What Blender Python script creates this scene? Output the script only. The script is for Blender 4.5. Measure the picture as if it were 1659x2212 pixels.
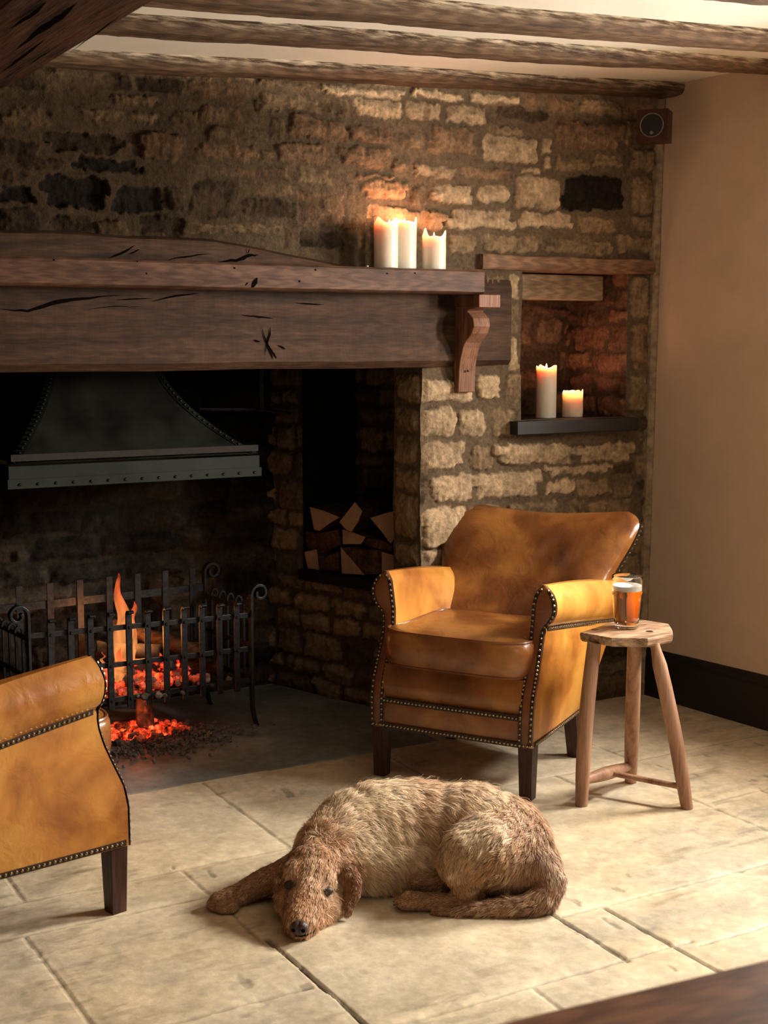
import bpy, bmesh, math, random
import numpy as np
from mathutils import Vector, Matrix, kdtree, noise as mnoise

for o in list(bpy.data.objects): bpy.data.objects.remove(o)
S = bpy.context.scene
COL = S.collection
random.seed(7); RNG = np.random.RandomState(11)
PI = math.pi

# ------------------------------------------------------------------ camera
FPX, CAMH = 2950.0, 1.3
PITCH = math.atan(371 / FPX); HEAD = math.radians(30)
cam = bpy.data.cameras.new('camera'); camo = bpy.data.objects.new('camera', cam); COL.objects.link(camo)
camo.location = (0, 0, CAMH); camo.rotation_euler = (PI / 2 - PITCH, 0, -HEAD)
cam.sensor_fit = 'VERTICAL'; cam.sensor_height = 36; cam.sensor_width = 27
cam.lens = FPX / 2212 * 36; cam.clip_start = 0.05
cam.dof.use_dof = True; cam.dof.focus_distance = 3.55; cam.dof.aperture_fstop = 8.0
S.camera = camo
# ------------------------------------------------------------------ world, window light, exposure
S.view_settings.view_transform = 'Standard'; S.view_settings.look = 'None'
S.view_settings.gamma = 1; S.view_settings.exposure = 0.0; S.view_settings.use_curve_mapping = False
w = bpy.data.worlds.new('room_ambient'); S.world = w; w.use_nodes = True
w.node_tree.nodes['Background'].inputs[0].default_value = (1.0, 0.86, 0.70, 1)
w.node_tree.nodes['Background'].inputs[1].default_value = 0.036
def area(name, loc, to, sx, sy, power, col):
    l = bpy.data.lights.new(name, 'AREA'); l.shape = 'RECTANGLE'; l.size = sx; l.size_y = sy
    l.energy = power; l.color = col; l.spread = math.radians(150)
    o = bpy.data.objects.new(name, l); COL.objects.link(o); o.location = loc
    o.rotation_euler = (Vector(to) - Vector(loc)).to_track_quat('-Z', 'Z').to_euler(); return o
DAY = (1.0, 0.94, 0.85)
area('window_daylight', (3.62, 2.60, 1.52), (1.7, 2.85, 0.35), 0.36, 0.58, 96, DAY)
area('window_daylight', (3.66, 1.75, 1.52), (1.7, 3.0, 0.35), 0.36, 0.58, 62, DAY)
area('rear_fill_light', (0.9, -2.2, 1.75), (1.6, 3.2, 0.5), 1.2, 0.9, 8, DAY)  # soft fill added behind the camera; no window is built there
def point(name, loc, power, col, r=0.01):
    l = bpy.data.lights.new(name, 'POINT'); l.energy = power; l.color = col; l.shadow_soft_size = r
    o = bpy.data.objects.new(name, l); COL.objects.link(o); o.location = loc; return o

# ------------------------------------------------------------------ photograph ray -> place in the room
FW = np.array([math.sin(HEAD) * math.cos(PITCH), math.cos(HEAD) * math.cos(PITCH), -math.sin(PITCH)])
RT = np.array([math.cos(HEAD), -math.sin(HEAD), 0.0]); UP = np.cross(RT, FW); CC = np.array([0, 0, CAMH])
def ray(px, py): return FW + RT * (px - 829.5) / FPX - UP * (py - 1106) / FPX
def at(px, py, ax, val):
    d = ray(px, py); return CC + d * (val - CC[ax]) / d[ax]
def at_plane(px, py, o, n):
    d = ray(px, py); n = np.array(n, float); return CC + d * (((np.array(o, float) - CC) @ n) / (d @ n))

# ------------------------------------------------------------------ numpy noise
_T = np.random.RandomState(3).rand(256, 256)
def vn(x, y, seed=0):
    x = np.asarray(x, float) + seed * 17.31; y = np.asarray(y, float) + seed * 5.77
    xi = np.floor(x).astype(int); yi = np.floor(y).astype(int); fx = x - xi; fy = y - yi
    fx = fx * fx * (3 - 2 * fx); fy = fy * fy * (3 - 2 * fy)
    a = _T[xi % 256, yi % 256]; b = _T[(xi + 1) % 256, yi % 256]; c = _T[xi % 256, (yi + 1) % 256]; d = _T[(xi + 1) % 256, (yi + 1) % 256]
    return (a + (b - a) * fx + (c - a) * fy + (a - b - c + d) * fx * fy) * 2 - 1
def fbm(x, y, seed=0, oct=4, rough=0.5):
    s = 0; a = 1; t = 0
    for k in range(oct):
        s = s + a * vn(x * 2 ** k, y * 2 ** k, seed + k * 3); t += a; a *= rough
    return s / t
def sstep(a, b, x):
    t = np.clip((x - a) / (b - a), 0, 1); return t * t * (3 - 2 * t)

# ------------------------------------------------------------------ materials
def new_mat(name):
    m = bpy.data.materials.new(name); m.use_nodes = True
    nt = m.node_tree; return m, nt, nt.nodes['Principled BSDF']
def N(nt, typ, **kw):
    n = nt.nodes.new(typ)
    for k, v in kw.items():
        if k in n.inputs: n.inputs[k].default_value = v
        else: setattr(n, k, v)
    return n
def ramp(nt, stops):
    r = nt.nodes.new('ShaderNodeValToRGB'); e = r.color_ramp.elements
    while len(e) < len(stops): e.new(0.5)
    for i, (p, c) in enumerate(stops): e[i].position = p; e[i].color = (*c, 1) if len(c) == 3 else c
    return r
def coords(nt, scale=(1, 1, 1), rot=(0, 0, 0)):
    tc = nt.nodes.new('ShaderNodeTexCoord'); mp = nt.nodes.new('ShaderNodeMapping')
    mp.inputs['Scale'].default_value = scale; mp.inputs['Rotation'].default_value = rot
    nt.links.new(tc.outputs['Object'], mp.inputs[0]); return mp.outputs[0]
def simple(name, col, rough=0.6, metal=0.0, bump=0.0, bscale=60, coat=0.0, var=0.15):
    m, nt, p = new_mat(name); p.inputs['Roughness'].default_value = rough; p.inputs['Metallic'].default_value = metal
    p.inputs['Coat Weight'].default_value = coat
    v = coords(nt); n = N(nt, 'ShaderNodeTexNoise', Scale=bscale, Detail=5.0); nt.links.new(v, n.inputs[0])
    r = ramp(nt, [(0.3, tuple(c * (1 - var) for c in col)), (0.7, tuple(min(1, c * (1 + var)) for c in col))])
    nt.links.new(n.outputs[0], r.inputs[0]); nt.links.new(r.outputs[0], p.inputs['Base Color'])
    if bump:
        b = N(nt, 'ShaderNodeBump', Strength=bump, Distance=0.003); nt.links.new(n.outputs[0], b.inputs['Height']); nt.links.new(b.outputs[0], p.inputs['Normal'])
    return m
def wood(name, dark, mid, light, axis='x', rough=0.6, scale=1.0, bump=0.5, band=7.0, pale=None, saw=0.0, fig=0.8):
    m, nt, p = new_mat(name); p.inputs['Roughness'].default_value = rough; p.inputs['Specular IOR Level'].default_value = 0.22
    st = {'x': (1.2, 14, 14), 'y': (14, 1.2, 14), 'z': (14, 14, 1.2)}[axis]
    v = coords(nt, tuple(s * scale for s in st))
    n1 = N(nt, 'ShaderNodeTexNoise', Scale=1.5, Detail=4.0, Distortion=0.6); nt.links.new(v, n1.inputs[0])
    wv = N(nt, 'ShaderNodeTexNoise', Scale=band, Detail=6.0, Roughness=0.7); nt.links.new(v, wv.inputs[0])
    mx = N(nt, 'ShaderNodeMath', operation='MULTIPLY_ADD'); nt.links.new(wv.outputs[0], mx.inputs[0]); mx.inputs[1].default_value = 0.5
    ml = N(nt, 'ShaderNodeMath', operation='MULTIPLY'); nt.links.new(n1.outputs[0], ml.inputs[0]); ml.inputs[1].default_value = 0.5
    nt.links.new(ml.outputs[0], mx.inputs[2])
    r = ramp(nt, [(0.36, dark), (0.5, mid), (0.64, light)]); nt.links.new(mx.outputs[0], r.inputs[0])
    out = r.outputs[0]
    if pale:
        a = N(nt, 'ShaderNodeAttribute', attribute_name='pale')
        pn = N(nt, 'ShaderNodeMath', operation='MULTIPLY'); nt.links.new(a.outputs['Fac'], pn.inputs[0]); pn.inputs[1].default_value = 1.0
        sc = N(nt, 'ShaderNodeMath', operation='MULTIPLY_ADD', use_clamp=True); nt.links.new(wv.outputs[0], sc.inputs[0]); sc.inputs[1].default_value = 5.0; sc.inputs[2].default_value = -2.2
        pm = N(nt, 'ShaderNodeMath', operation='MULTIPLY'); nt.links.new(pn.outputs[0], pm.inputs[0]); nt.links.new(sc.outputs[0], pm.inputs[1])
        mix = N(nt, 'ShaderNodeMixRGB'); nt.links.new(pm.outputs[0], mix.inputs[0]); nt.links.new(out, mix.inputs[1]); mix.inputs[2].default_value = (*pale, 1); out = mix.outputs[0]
    # fine figure: wavy growth rings and, on sawn timber, vertical saw marks
    v2 = coords(nt, tuple(s_ * 0.35 for s_ in st)); wg = N(nt, 'ShaderNodeTexWave', Scale=9.0, Distortion=9.0, Detail=3.0); wg.inputs['Detail Scale'].default_value = 1.2; nt.links.new(v2, wg.inputs[0])
    wr = ramp(nt, [(0.2, (0.72,) * 3), (0.8, (1.18,) * 3)]); nt.links.new(wg.outputs[0], wr.inputs[0])
    m1 = N(nt, 'ShaderNodeMixRGB', blend_type='MULTIPLY'); m1.inputs[0].default_value = fig; nt.links.new(out, m1.inputs[1]); nt.links.new(wr.outputs[0], m1.inputs[2]); out = m1.outputs[0]
    if saw:
        v3 = coords(nt, (1, 0.3, 0.06)); sn = N(nt, 'ShaderNodeTexNoise', Scale=230.0, Detail=2.0); nt.links.new(v3, sn.inputs[0]); sr = ramp(nt, [(0.35, (1 - saw,) * 3), (0.65, (1 + saw,) * 3)]); nt.links.new(sn.outputs[0], sr.inputs[0])
        m2 = N(nt, 'ShaderNodeMixRGB', blend_type='MULTIPLY'); m2.inputs[0].default_value = 1.0; nt.links.new(out, m2.inputs[1]); nt.links.new(sr.outputs[0], m2.inputs[2]); out = m2.outputs[0]
    nt.links.new(out, p.inputs['Base Color'])
    b = N(nt, 'ShaderNodeBump', Strength=bump, Distance=0.004); nt.links.new(wv.outputs[0], b.inputs['Height']); nt.links.new(b.outputs[0], p.inputs['Normal'])
    return m
def vcol_mat(name, rough=0.9, bscale=90, bump=0.6, bdist=0.004, spec=0.3, var=0.35):
    """colour comes from the mesh's own 'col' attribute, broken up by fine noise"""
    m, nt, p = new_mat(name); p.inputs['Roughness'].default_value = rough; p.inputs['Specular IOR Level'].default_value = spec
    a = N(nt, 'ShaderNodeAttribute', attribute_name='col')
    v = coords(nt); n = N(nt, 'ShaderNodeTexNoise', Scale=bscale, Detail=8.0, Roughness=0.65); nt.links.new(v, n.inputs[0])
    r = ramp(nt, [(0.25, (1 - var,) * 3), (0.75, (1 + var,) * 3)]); nt.links.new(n.outputs[0], r.inputs[0])
    mm = N(nt, 'ShaderNodeMixRGB', blend_type='MULTIPLY'); mm.inputs[0].default_value = 1
    nt.links.new(a.outputs['Color'], mm.inputs[1]); nt.links.new(r.outputs[0], mm.inputs[2]); nt.links.new(mm.outputs[0], p.inputs['Base Color'])
    b = N(nt, 'ShaderNodeBump', Strength=bump, Distance=bdist); nt.links.new(n.outputs[0], b.inputs['Height']); nt.links.new(b.outputs[0], p.inputs['Normal'])
    return m
def leather(name, dark, mid, light, scale=5.0, rough=0.36):
    m, nt, p = new_mat(name); v = coords(nt)
    n = N(nt, 'ShaderNodeTexNoise', Scale=scale, Detail=4.0, Roughness=0.5, Distortion=0.3); nt.links.new(v, n.inputs[0])
    n2 = N(nt, 'ShaderNodeTexNoise', Scale=scale * 5, Detail=5.0); nt.links.new(v, n2.inputs[0])
    ad = N(nt, 'ShaderNodeMixRGB'); ad.inputs[0].default_value = 0.10; nt.links.new(n.outputs[0], ad.inputs[1]); nt.links.new(n2.outputs[0], ad.inputs[2])
    r = ramp(nt, [(0.33, dark), (0.48, mid), (0.64, light)]); nt.links.new(ad.outputs[0], r.inputs[0]); nt.links.new(r.outputs[0], p.inputs['Base Color'])
    rr = N(nt, 'ShaderNodeMapRange'); nt.links.new(n2.outputs[0], rr.inputs[0]); rr.inputs[3].default_value = rough - 0.08; rr.inputs[4].default_value = rough + 0.12
    nt.links.new(rr.outputs[0], p.inputs['Roughness']); p.inputs['Coat Weight'].default_value = 0.25; p.inputs['Coat Roughness'].default_value = 0.22
    fn = N(nt, 'ShaderNodeTexVoronoi', Scale=420.0); nt.links.new(v, fn.inputs[0])
    wr = N(nt, 'ShaderNodeTexNoise', Scale=14.0, Detail=3.0, Distortion=1.5); nt.links.new(v, wr.inputs[0])
    b = N(nt, 'ShaderNodeBump', Strength=0.12, Distance=0.001); nt.links.new(fn.outputs[0], b.inputs['Height'])
    b2 = N(nt, 'ShaderNodeBump', Strength=0.25, Distance=0.01); nt.links.new(wr.outputs[0], b2.inputs['Height']); nt.links.new(b.outputs[0], b2.inputs['Normal'])
    nt.links.new(b2.outputs[0], p.inputs['Normal']); return m
M = {}
M['stone'] = vcol_mat('rubble_stone', rough=0.97, bump=1.0, bdist=0.006, spec=0.08, bscale=70, var=0.45)
M['flag'] = vcol_mat('limestone_flag', rough=0.5, bscale=45, bump=0.35, bdist=0.003, spec=0.4, var=0.16)
M['slate'] = vcol_mat('hearth_slate', rough=0.55, bscale=30, bump=0.5, bdist=0.004, spec=0.5, var=0.3)
M['plaster'] = simple('wall_plaster', (0.62, 0.47, 0.345), 0.9, bump=0.25, bscale=9, var=0.05)
M['ceil'] = simple('ceiling_plaster', (0.80, 0.72, 0.60), 0.9, bump=0.2, bscale=12, var=0.03)
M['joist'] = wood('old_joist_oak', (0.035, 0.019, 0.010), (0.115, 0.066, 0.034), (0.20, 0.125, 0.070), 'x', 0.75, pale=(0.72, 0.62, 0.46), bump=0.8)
M['beam'] = wood('dark_beam_oak', (0.014, 0.006, 0.004), (0.075, 0.030, 0.015), (0.13, 0.056, 0.029), 'y', 0.6, bump=1.0)
M['bress'] = wood('lintel_oak', (0.022, 0.010, 0.005), (0.058, 0.028, 0.014), (0.092, 0.047, 0.025), 'x', 0.65, bump=0.5, saw=0.07, fig=0.5)
M['shelf'] = wood('shelf_oak', (0.038, 0.017, 0.010), (0.095, 0.045, 0.026), (0.155, 0.080, 0.048), 'x', 0.45, bump=0.5)
M['corbel'] = wood('corbel_oak', (0.14, 0.06, 0.033), (0.25, 0.12, 0.07), (0.32, 0.165, 0.10), 'z', 0.5, bump=0.3)
M['lintel'] = wood('niche_oak', (0.12, 0.06, 0.033), (0.20, 0.11, 0.062), (0.28, 0.165, 0.10), 'x', 0.65, bump=0.4)
M['palewood'] = wood('pale_oak', (0.20, 0.13, 0.075), (0.30, 0.21, 0.13), (0.38, 0.28, 0.18), 'x', 0.65, bump=0.4)
M['stool'] = wood('stool_elm', (0.19, 0.095, 0.055), (0.33, 0.18, 0.11), (0.42, 0.25, 0.16), 'z', 0.42, bump=0.15, fig=0.18)
M['stooltop'] = wood('stool_top_elm', (0.12, 0.062, 0.036), (0.37, 0.23, 0.14), (0.52, 0.36, 0.24), 'x', 0.45, bump=0.3)
M['table'] = wood('table_wood', (0.12, 0.045, 0.022), (0.26, 0.11, 0.056), (0.36, 0.17, 0.09), 'x', 0.4, bump=0.2)
M['black'] = simple('black_paint', (0.009, 0.007, 0.008), 0.5, bump=0.1, bscale=20)
M['charwood'] = simple('charred_plank', (0.012, 0.010, 0.009), 0.6, bump=0.4)
M['soot'] = simple('soot_black', (0.010, 0.009, 0.008), 0.95, bump=0.5)
M['iron'] = simple('wrought_iron', (0.035, 0.034, 0.036), 0.42, metal=0.75, bump=0.35, bscale=70, var=0.4)
M['hood'] = simple('hood_steel', (0.011, 0.012, 0.008), 0.6, metal=0.0, bump=0.15, bscale=7, var=0.9)
M['hoodrim'] = simple('rim_steel', (0.022, 0.026, 0.021), 0.55, metal=0.0, bump=0.15, bscale=10, var=0.3)
M['leather'] = leather('tan_leather', (0.27, 0.082, 0.014), (0.50, 0.195, 0.033), (0.66, 0.32, 0.062), rough=0.32)
M['leather2'] = leather('shaded_tan_leather', (0.105, 0.032, 0.009), (0.225, 0.076, 0.018), (0.41, 0.17, 0.036), rough=0.28)  # darker copy of the tan: shade on backrest, rails and cushion put into the colour
M['facing'] = leather('brown_leather', (0.10, 0.028, 0.009), (0.18, 0.054, 0.016), (0.24, 0.085, 0.024))
M['band'] = simple('dark_leather_band', (0.025, 0.011, 0.007), 0.5)
M['nail'] = simple('aged_brass', (0.34, 0.26, 0.16), 0.3, metal=1.0, var=0.4, bscale=200)
M['chairleg'] = wood('mahogany_leg', (0.025, 0.010, 0.008), (0.055, 0.022, 0.016), (0.085, 0.036, 0.027), 'z', 0.38, bump=0.3)
M['speaker'] = wood('speaker_veneer', (0.035, 0.011, 0.006), (0.05, 0.017, 0.009), (0.065, 0.025, 0.012), 'z', 0.45, bump=0.1)
M['grille'] = simple('speaker_grille', (0.004, 0.004, 0.004), 0.7)
M['chrome'] = simple('dull_metal', (0.25, 0.22, 0.2), 0.35, metal=0.9)
M['bark'] = wood('firewood_bark', (0.018, 0.009, 0.005), (0.060, 0.030, 0.016), (0.11, 0.06, 0.03), 'x', 0.85, bump=1.0)
M['cutwood'] = simple('firewood_cut', (0.30, 0.20, 0.125), 0.8, bump=0.3, bscale=25, var=0.2)
M['ash'] = simple('ash', (0.16, 0.15, 0.14), 0.95, bump=0.6, bscale=120, var=0.4)

def emissive(name, col, strength):
    m, nt, p = new_mat(name); p.inputs['Base Color'].default_value = (*col, 1)
    p.inputs['Emission Color'].default_value = (*col, 1); p.inputs['Emission Strength'].default_value = strength; return m
def ember_mat(name, lo, hi, gain, base=(0.05, 0.045, 0.04)):
    m, nt, p = new_mat(name); p.inputs['Roughness'].default_value = 0.9
    v = coords(nt); n = N(nt, 'ShaderNodeTexNoise', Scale=38.0, Detail=5.0, Roughness=0.6); nt.links.new(v, n.inputs[0])
    r = ramp(nt, [(lo, (0, 0, 0)), ((lo + hi) / 2, (0.55, 0.02, 0.004)), (hi, (1.0, 0.13, 0.035))]); nt.links.new(n.outputs[0], r.inputs[0])
    a = N(nt, 'ShaderNodeAttribute', attribute_name='glow'); mu = N(nt, 'ShaderNodeMath', operation='MULTIPLY'); mu.inputs[1].default_value = gain
    nt.links.new(a.outputs['Fac'], mu.inputs[0]); nt.links.new(r.outputs[0], p.inputs['Emission Color']); nt.links.new(mu.outputs[0], p.inputs['Emission Strength'])
    r2 = ramp(nt, [(0.35, tuple(c * 0.4 for c in base)), (0.7, tuple(c * 4 for c in base))]); n2 = N(nt, 'ShaderNodeTexNoise', Scale=22.0, Detail=4.0); nt.links.new(v, n2.inputs[0])
    nt.links.new(n2.outputs[0], r2.inputs[0]); nt.links.new(r2.outputs[0], p.inputs['Base Color'])
    b = N(nt, 'ShaderNodeBump', Strength=0.8, Distance=0.004); nt.links.new(n2.outputs[0], b.inputs['Height']); nt.links.new(b.outputs[0], p.inputs['Normal'])
    return m
M['ember'] = ember_mat('glowing_ember', 0.40, 0.64, 1.7)
M['burnlog'] = ember_mat('burning_log', 0.50, 0.68, 1.8, (0.028, 0.023, 0.020))
def flame_mat():
    m = bpy.data.materials.new('flame'); m.use_nodes = True; nt = m.node_tree; nt.nodes.clear()
    out = nt.nodes.new('ShaderNodeOutputMaterial'); mix = nt.nodes.new('ShaderNodeMixShader')
    tr = nt.nodes.new('ShaderNodeBsdfTransparent'); em = nt.nodes.new('ShaderNodeEmission')
    a = N(nt, 'ShaderNodeAttribute', attribute_name='along')
    r = ramp(nt, [(0.0, (1.0, 0.30, 0.07)), (0.35, (1.0, 0.36, 0.10)), (0.75, (1.0, 0.17, 0.04)), (1.0, (0.8, 0.07, 0.02))])
    nt.links.new(a.outputs['Fac'], r.inputs[0]); nt.links.new(r.outputs[0], em.inputs[0]); em.inputs[1].default_value = 1.1
    v = coords(nt, (22, 22, 6)); n = N(nt, 'ShaderNodeTexNoise', Scale=1.6, Detail=2.0, Distortion=0.6); nt.links.new(v, n.inputs[0])
    al = N(nt, 'ShaderNodeMapRange'); nt.links.new(n.outputs[0], al.inputs[0]); al.inputs[1].default_value = 0.30; al.inputs[2].default_value = 0.70
    al.inputs[3].default_value = 0.05; al.inputs[4].default_value = 0.85
    lw = N(nt, 'ShaderNodeLayerWeight', Blend=0.35)
    sb = N(nt, 'ShaderNodeMath', operation='SUBTRACT'); sb.inputs[0].default_value = 1.0; nt.links.new(lw.outputs['Facing'], sb.inputs[1])
    mu = N(nt, 'ShaderNodeMath', operation='MULTIPLY'); nt.links.new(al.outputs[0], mu.inputs[0]); nt.links.new(sb.outputs[0], mu.inputs[1])
    nt.links.new(mu.outputs[0], mix.inputs[0]); nt.links.new(tr.outputs[0], mix.inputs[1]); nt.links.new(em.outputs[0], mix.inputs[2]); nt.links.new(mix.outputs[0], out.inputs[0])
    return m
M['flame'] = flame_mat()
M['candleflame'] = emissive('candle_flame', (1.0, 0.74, 0.48), 8)
def wax_mat():
    m, nt, p = new_mat('candle_wax'); p.inputs['Base Color'].default_value = (0.88, 0.79, 0.66, 1); p.inputs['Roughness'].default_value = 0.4
    p.inputs['Subsurface Weight'].default_value = 1.0; p.inputs['Subsurface Radius'].default_value = (1.0, 0.62, 0.42); p.inputs['Subsurface Scale'].default_value = 0.030
    return m
M['wax'] = wax_mat()
def glass_mat(name, col, ior, rough=0.0):
    m, nt, p = new_mat(name); p.inputs['Base Color'].default_value = (*col, 1); p.inputs['Transmission Weight'].default_value = 1
    p.inputs['IOR'].default_value = ior; p.inputs['Roughness'].default_value = rough; return m
M['glass'] = glass_mat('clear_glass', (0.98, 0.98, 0.97), 1.45)
M['beer'] = glass_mat('amber_beer', (0.90, 0.36, 0.07), 1.33)
M['foam'] = simple('beer_foam', (0.92, 0.86, 0.76), 0.8, bump=0.2, bscale=300, var=0.03)
M['skin'] = vcol_mat('dog_coat_base', rough=0.85, bscale=160, bump=0.5, bdist=0.002, spec=0.15, var=0.3)
def fur_mat():
    m, nt, p = new_mat('dog_fur'); a = N(nt, 'ShaderNodeAttribute', attribute_name='col'); nt.links.new(a.outputs['Color'], p.inputs['Base Color'])
    p.inputs['Roughness'].default_value = 0.5; p.inputs['Specular IOR Level'].default_value = 0.35; p.inputs['Sheen Weight'].default_value = 0.15
    return m
M['fur'] = fur_mat()
M['nose'] = simple('dog_nose', (0.060, 0.032, 0.030), 0.32, bump=0.35, bscale=500, var=0.3)
M['eye'] = simple('dog_eye', (0.045, 0.018, 0.008), 0.08, coat=1.0)
M['lid'] = simple('dog_eyelid', (0.030, 0.015, 0.010), 0.5)
M['darkmark'] = simple('dark_split', (0.006, 0.004, 0.003), 0.9)
M['claw'] = simple('claw', (0.05, 0.035, 0.028), 0.4)

for k_, sp_ in (('darkmark', 0.0), ('soot', 0.0), ('hood', 0.10), ('hoodrim', 0.18), ('charwood', 0.08), ('ash', 0.1), ('bark', 0.1)):
    M[k_].node_tree.nodes['Principled BSDF'].inputs['Specular IOR Level'].default_value = sp_
# ------------------------------------------------------------------ object helpers
def tag(o, label=None, cat=None, group=None, kind=None):
    if label: o['label'] = label
    if cat: o['category'] = cat
    if group: o['group'] = group
    if kind: o['kind'] = kind
    return o
def empty(name, loc=(0, 0, 0), rz=0.0):
    o = bpy.data.objects.new(name, None); COL.objects.link(o); o.location = loc; o.rotation_euler = (0, 0, rz); o.empty_display_size = 0.05; return o
class Geo:
    def __init__(s): s.v = []; s.f = []; s.mi = []; s.attr = {}
    def add(s, vs, fs, mi=0):
        b = len(s.v); s.v += [tuple(map(float, p)) for p in vs]; s.f += [tuple(b + i for i in f) for f in fs]; s.mi += [mi] * len(fs); return b
    def box(s, lo, hi, mi=0, mat=None):
        (a, b, c), (d, e, f) = lo, hi
        vs = [(a, b, c), (d, b, c), (d, e, c), (a, e, c), (a, b, f), (d, b, f), (d, e, f), (a, e, f)]
        if mat is not None: vs = [tuple(mat @ Vector(p)) for p in vs]
        s.add(vs, [(0, 3, 2, 1), (4, 5, 6, 7), (0, 1, 5, 4), (1, 2, 6, 5), (2, 3, 7, 6), (3, 0, 4, 7)], mi)
    def loft(s, rings, cap=True, closed=True, mi=0):
        n = len(rings[0]); b = s.add([p for r in rings for p in r], [], mi); fs = []
        for i in range(len(rings) - 1):
            for j in range(n if closed else n - 1):
                k = (j + 1) % n; fs.append((b + i * n + j, b + i * n + k, b + (i + 1) * n + k, b + (i + 1) * n + j))
        if cap:
            fs.append(tuple(b + j for j in reversed(range(n)))); fs.append(tuple(b + (len(rings) - 1) * n + j for j in range(n)))
        s.f += fs; s.mi += [mi] * len(fs)
    def grid(s, P, mi=0):      # P: array (n,m,3)
        n, m = len(P), len(P[0]); b = s.add([p for r in P for p in r], [], mi)
        fs = [(b + i * m + j, b + i * m + j + 1, b + (i + 1) * m + j + 1, b + (i + 1) * m + j) for i in range(n - 1) for j in range(m - 1)]
        s.f += fs; s.mi += [mi] * len(fs)
    def tube(s, pts, r, seg=10, mi=0, flat=None, cap=True, round_ends=False):
        pts = [Vector(p) for p in pts]; n = len(pts); rr = r if hasattr(r, '__len__') else [r] * n
        rings = []; prev = None
        for i, p in enumerate(pts):
            t = (pts[min(i + 1, n - 1)] - pts[max(i - 1, 0)]).normalized()
            if prev is None:
                u = t.cross(Vector((0, 0, 1)));
                if u.length < 0.05: u = t.cross(Vector((1, 0, 0)))
                u.normalize()
            else: u = (prev - t * prev.dot(t)).normalized()
            prev = u; w_ = t.cross(u)
            fx, fy = (1, 1) if flat is None else flat
            rings.append([p + u * math.cos(a) * rr[i] * fx + w_ * math.sin(a) * rr[i] * fy for a in [2 * PI * k / seg for k in range(seg)]])
        if round_ends:
            def dome(ring, c, d, rad):
                out = []
                for q in (0.5, 0.85): out.append([c + (Vector(x) - c) * math.sqrt(1 - q * q) + d * rad * q for x in ring])
                return out
            d0 = (pts[0] - pts[1]).normalized(); d1 = (pts[-1] - pts[-2]).normalized()
            rings = list(reversed(dome(rings[0], pts[0], d0, rr[0]))) + rings + dome(rings[-1], pts[-1], d1, rr[-1])
        s.loft(rings, cap, True, mi)
    def lathe(s, prof, c=(0, 0, 0), seg=32, mi=0, cap=True):
        s.loft([[(c[0] + r * math.cos(2 * PI * k / seg), c[1] + r * math.sin(2 * PI * k / seg), c[2] + z) for k in range(seg)] for r, z in prof], cap, True, mi)
    def ball(s, c, r, seg=12, rings=8, sc=(1, 1, 1), rot=None, mi=0):
        R = []
        for i in range(1, rings):
            th = PI * i / rings
            R.append([Vector((math.sin(th) * math.cos(2 * PI * k / seg) * r * sc[0], math.sin(th) * math.sin(2 * PI * k / seg) * r * sc[1], -math.cos(th) * r * sc[2])) for k in range(seg)])
        if rot is not None: R = [[rot @ p for p in q] for q in R]
        s.loft([[Vector(c) + p for p in q] for q in R], True, True, mi)
    def nail(s, p, n, r=0.0050):
        n = Vector(n).normalized(); u = n.orthogonal().normalized(); w_ = n.cross(u); p = Vector(p)
        R = [[p + n * h * r + (u * math.cos(a) + w_ * math.sin(a)) * q * r for a in [PI * k / 3 for k in range(6)]] for q, h in ((1, -0.2), (0.86, 0.42), (0.42, 0.78))]
        s.loft(R, True, True)
    def build(s, name, mat, parent=None, smooth=True, bevel=0.0, segs=2, sub=0):
        me = bpy.data.meshes.new(name); me.from_pydata(s.v, [], s.f)
        mats = mat if isinstance(mat, (list, tuple)) else [mat]
        for m in mats: me.materials.append(m)
        if len(mats) > 1: me.polygons.foreach_set('material_index', s.mi)
        if smooth: me.polygons.foreach_set('use_smooth', [True] * len(me.polygons))
        me.update(); bm = bmesh.new(); bm.from_mesh(me); bmesh.ops.recalc_face_normals(bm, faces=bm.faces); bm.to_mesh(me); bm.free()
        for k, arr in s.attr.items():
            at_ = me.attributes.new(k, 'FLOAT', 'POINT'); at_.data.foreach_set('value', arr)
        o = bpy.data.objects.new(name, me); COL.objects.link(o)
        if parent: o.parent = parent
        if bevel:
            b = o.modifiers.new('bevel', 'BEVEL'); b.width = bevel; b.segments = segs; b.limit_method = 'ANGLE'; b.angle_limit = 0.6
            if smooth: b.harden_normals = False
        if sub:
            b = o.modifiers.new('subsurf', 'SUBSURF'); b.levels = sub; b.render_levels = sub
        if smooth and not sub:
            try: me.set_sharp_from_angle(angle=math.radians(40))
            except Exception: pass
        return o
def fast_mesh(name, V, F, mat, col=None, smooth=True, parent=None, extra=None):
    """V (n,3) array, F (m,4) or (m,3) int array"""
    me = bpy.data.meshes.new(name); V = np.asarray(V, np.float32); F = np.asarray(F, np.int32); k = F.shape[1]
    me.vertices.add(len(V)); me.vertices.foreach_set('co', V.ravel())
    me.loops.add(F.size); me.loops.foreach_set('vertex_index', F.ravel())
    me.polygons.add(len(F)); me.polygons.foreach_set('loop_start', np.arange(0, F.size, k, dtype=np.int32)); me.polygons.foreach_set('loop_total', np.full(len(F), k, np.int32))
    me.polygons.foreach_set('use_smooth', np.full(len(F), smooth))
    me.update(calc_edges=True)
    if col is not None:
        a = me.color_attributes.new('col', 'FLOAT_COLOR', 'POINT'); c4 = np.ones((len(V), 4), np.float32); c4[:, :3] = col; a.data.foreach_set('color', c4.ravel())
    me.materials.append(mat); me.validate()
    o = bpy.data.objects.new(name, me); COL.objects.link(o)
    if parent: o.parent = parent
    return o

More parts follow.
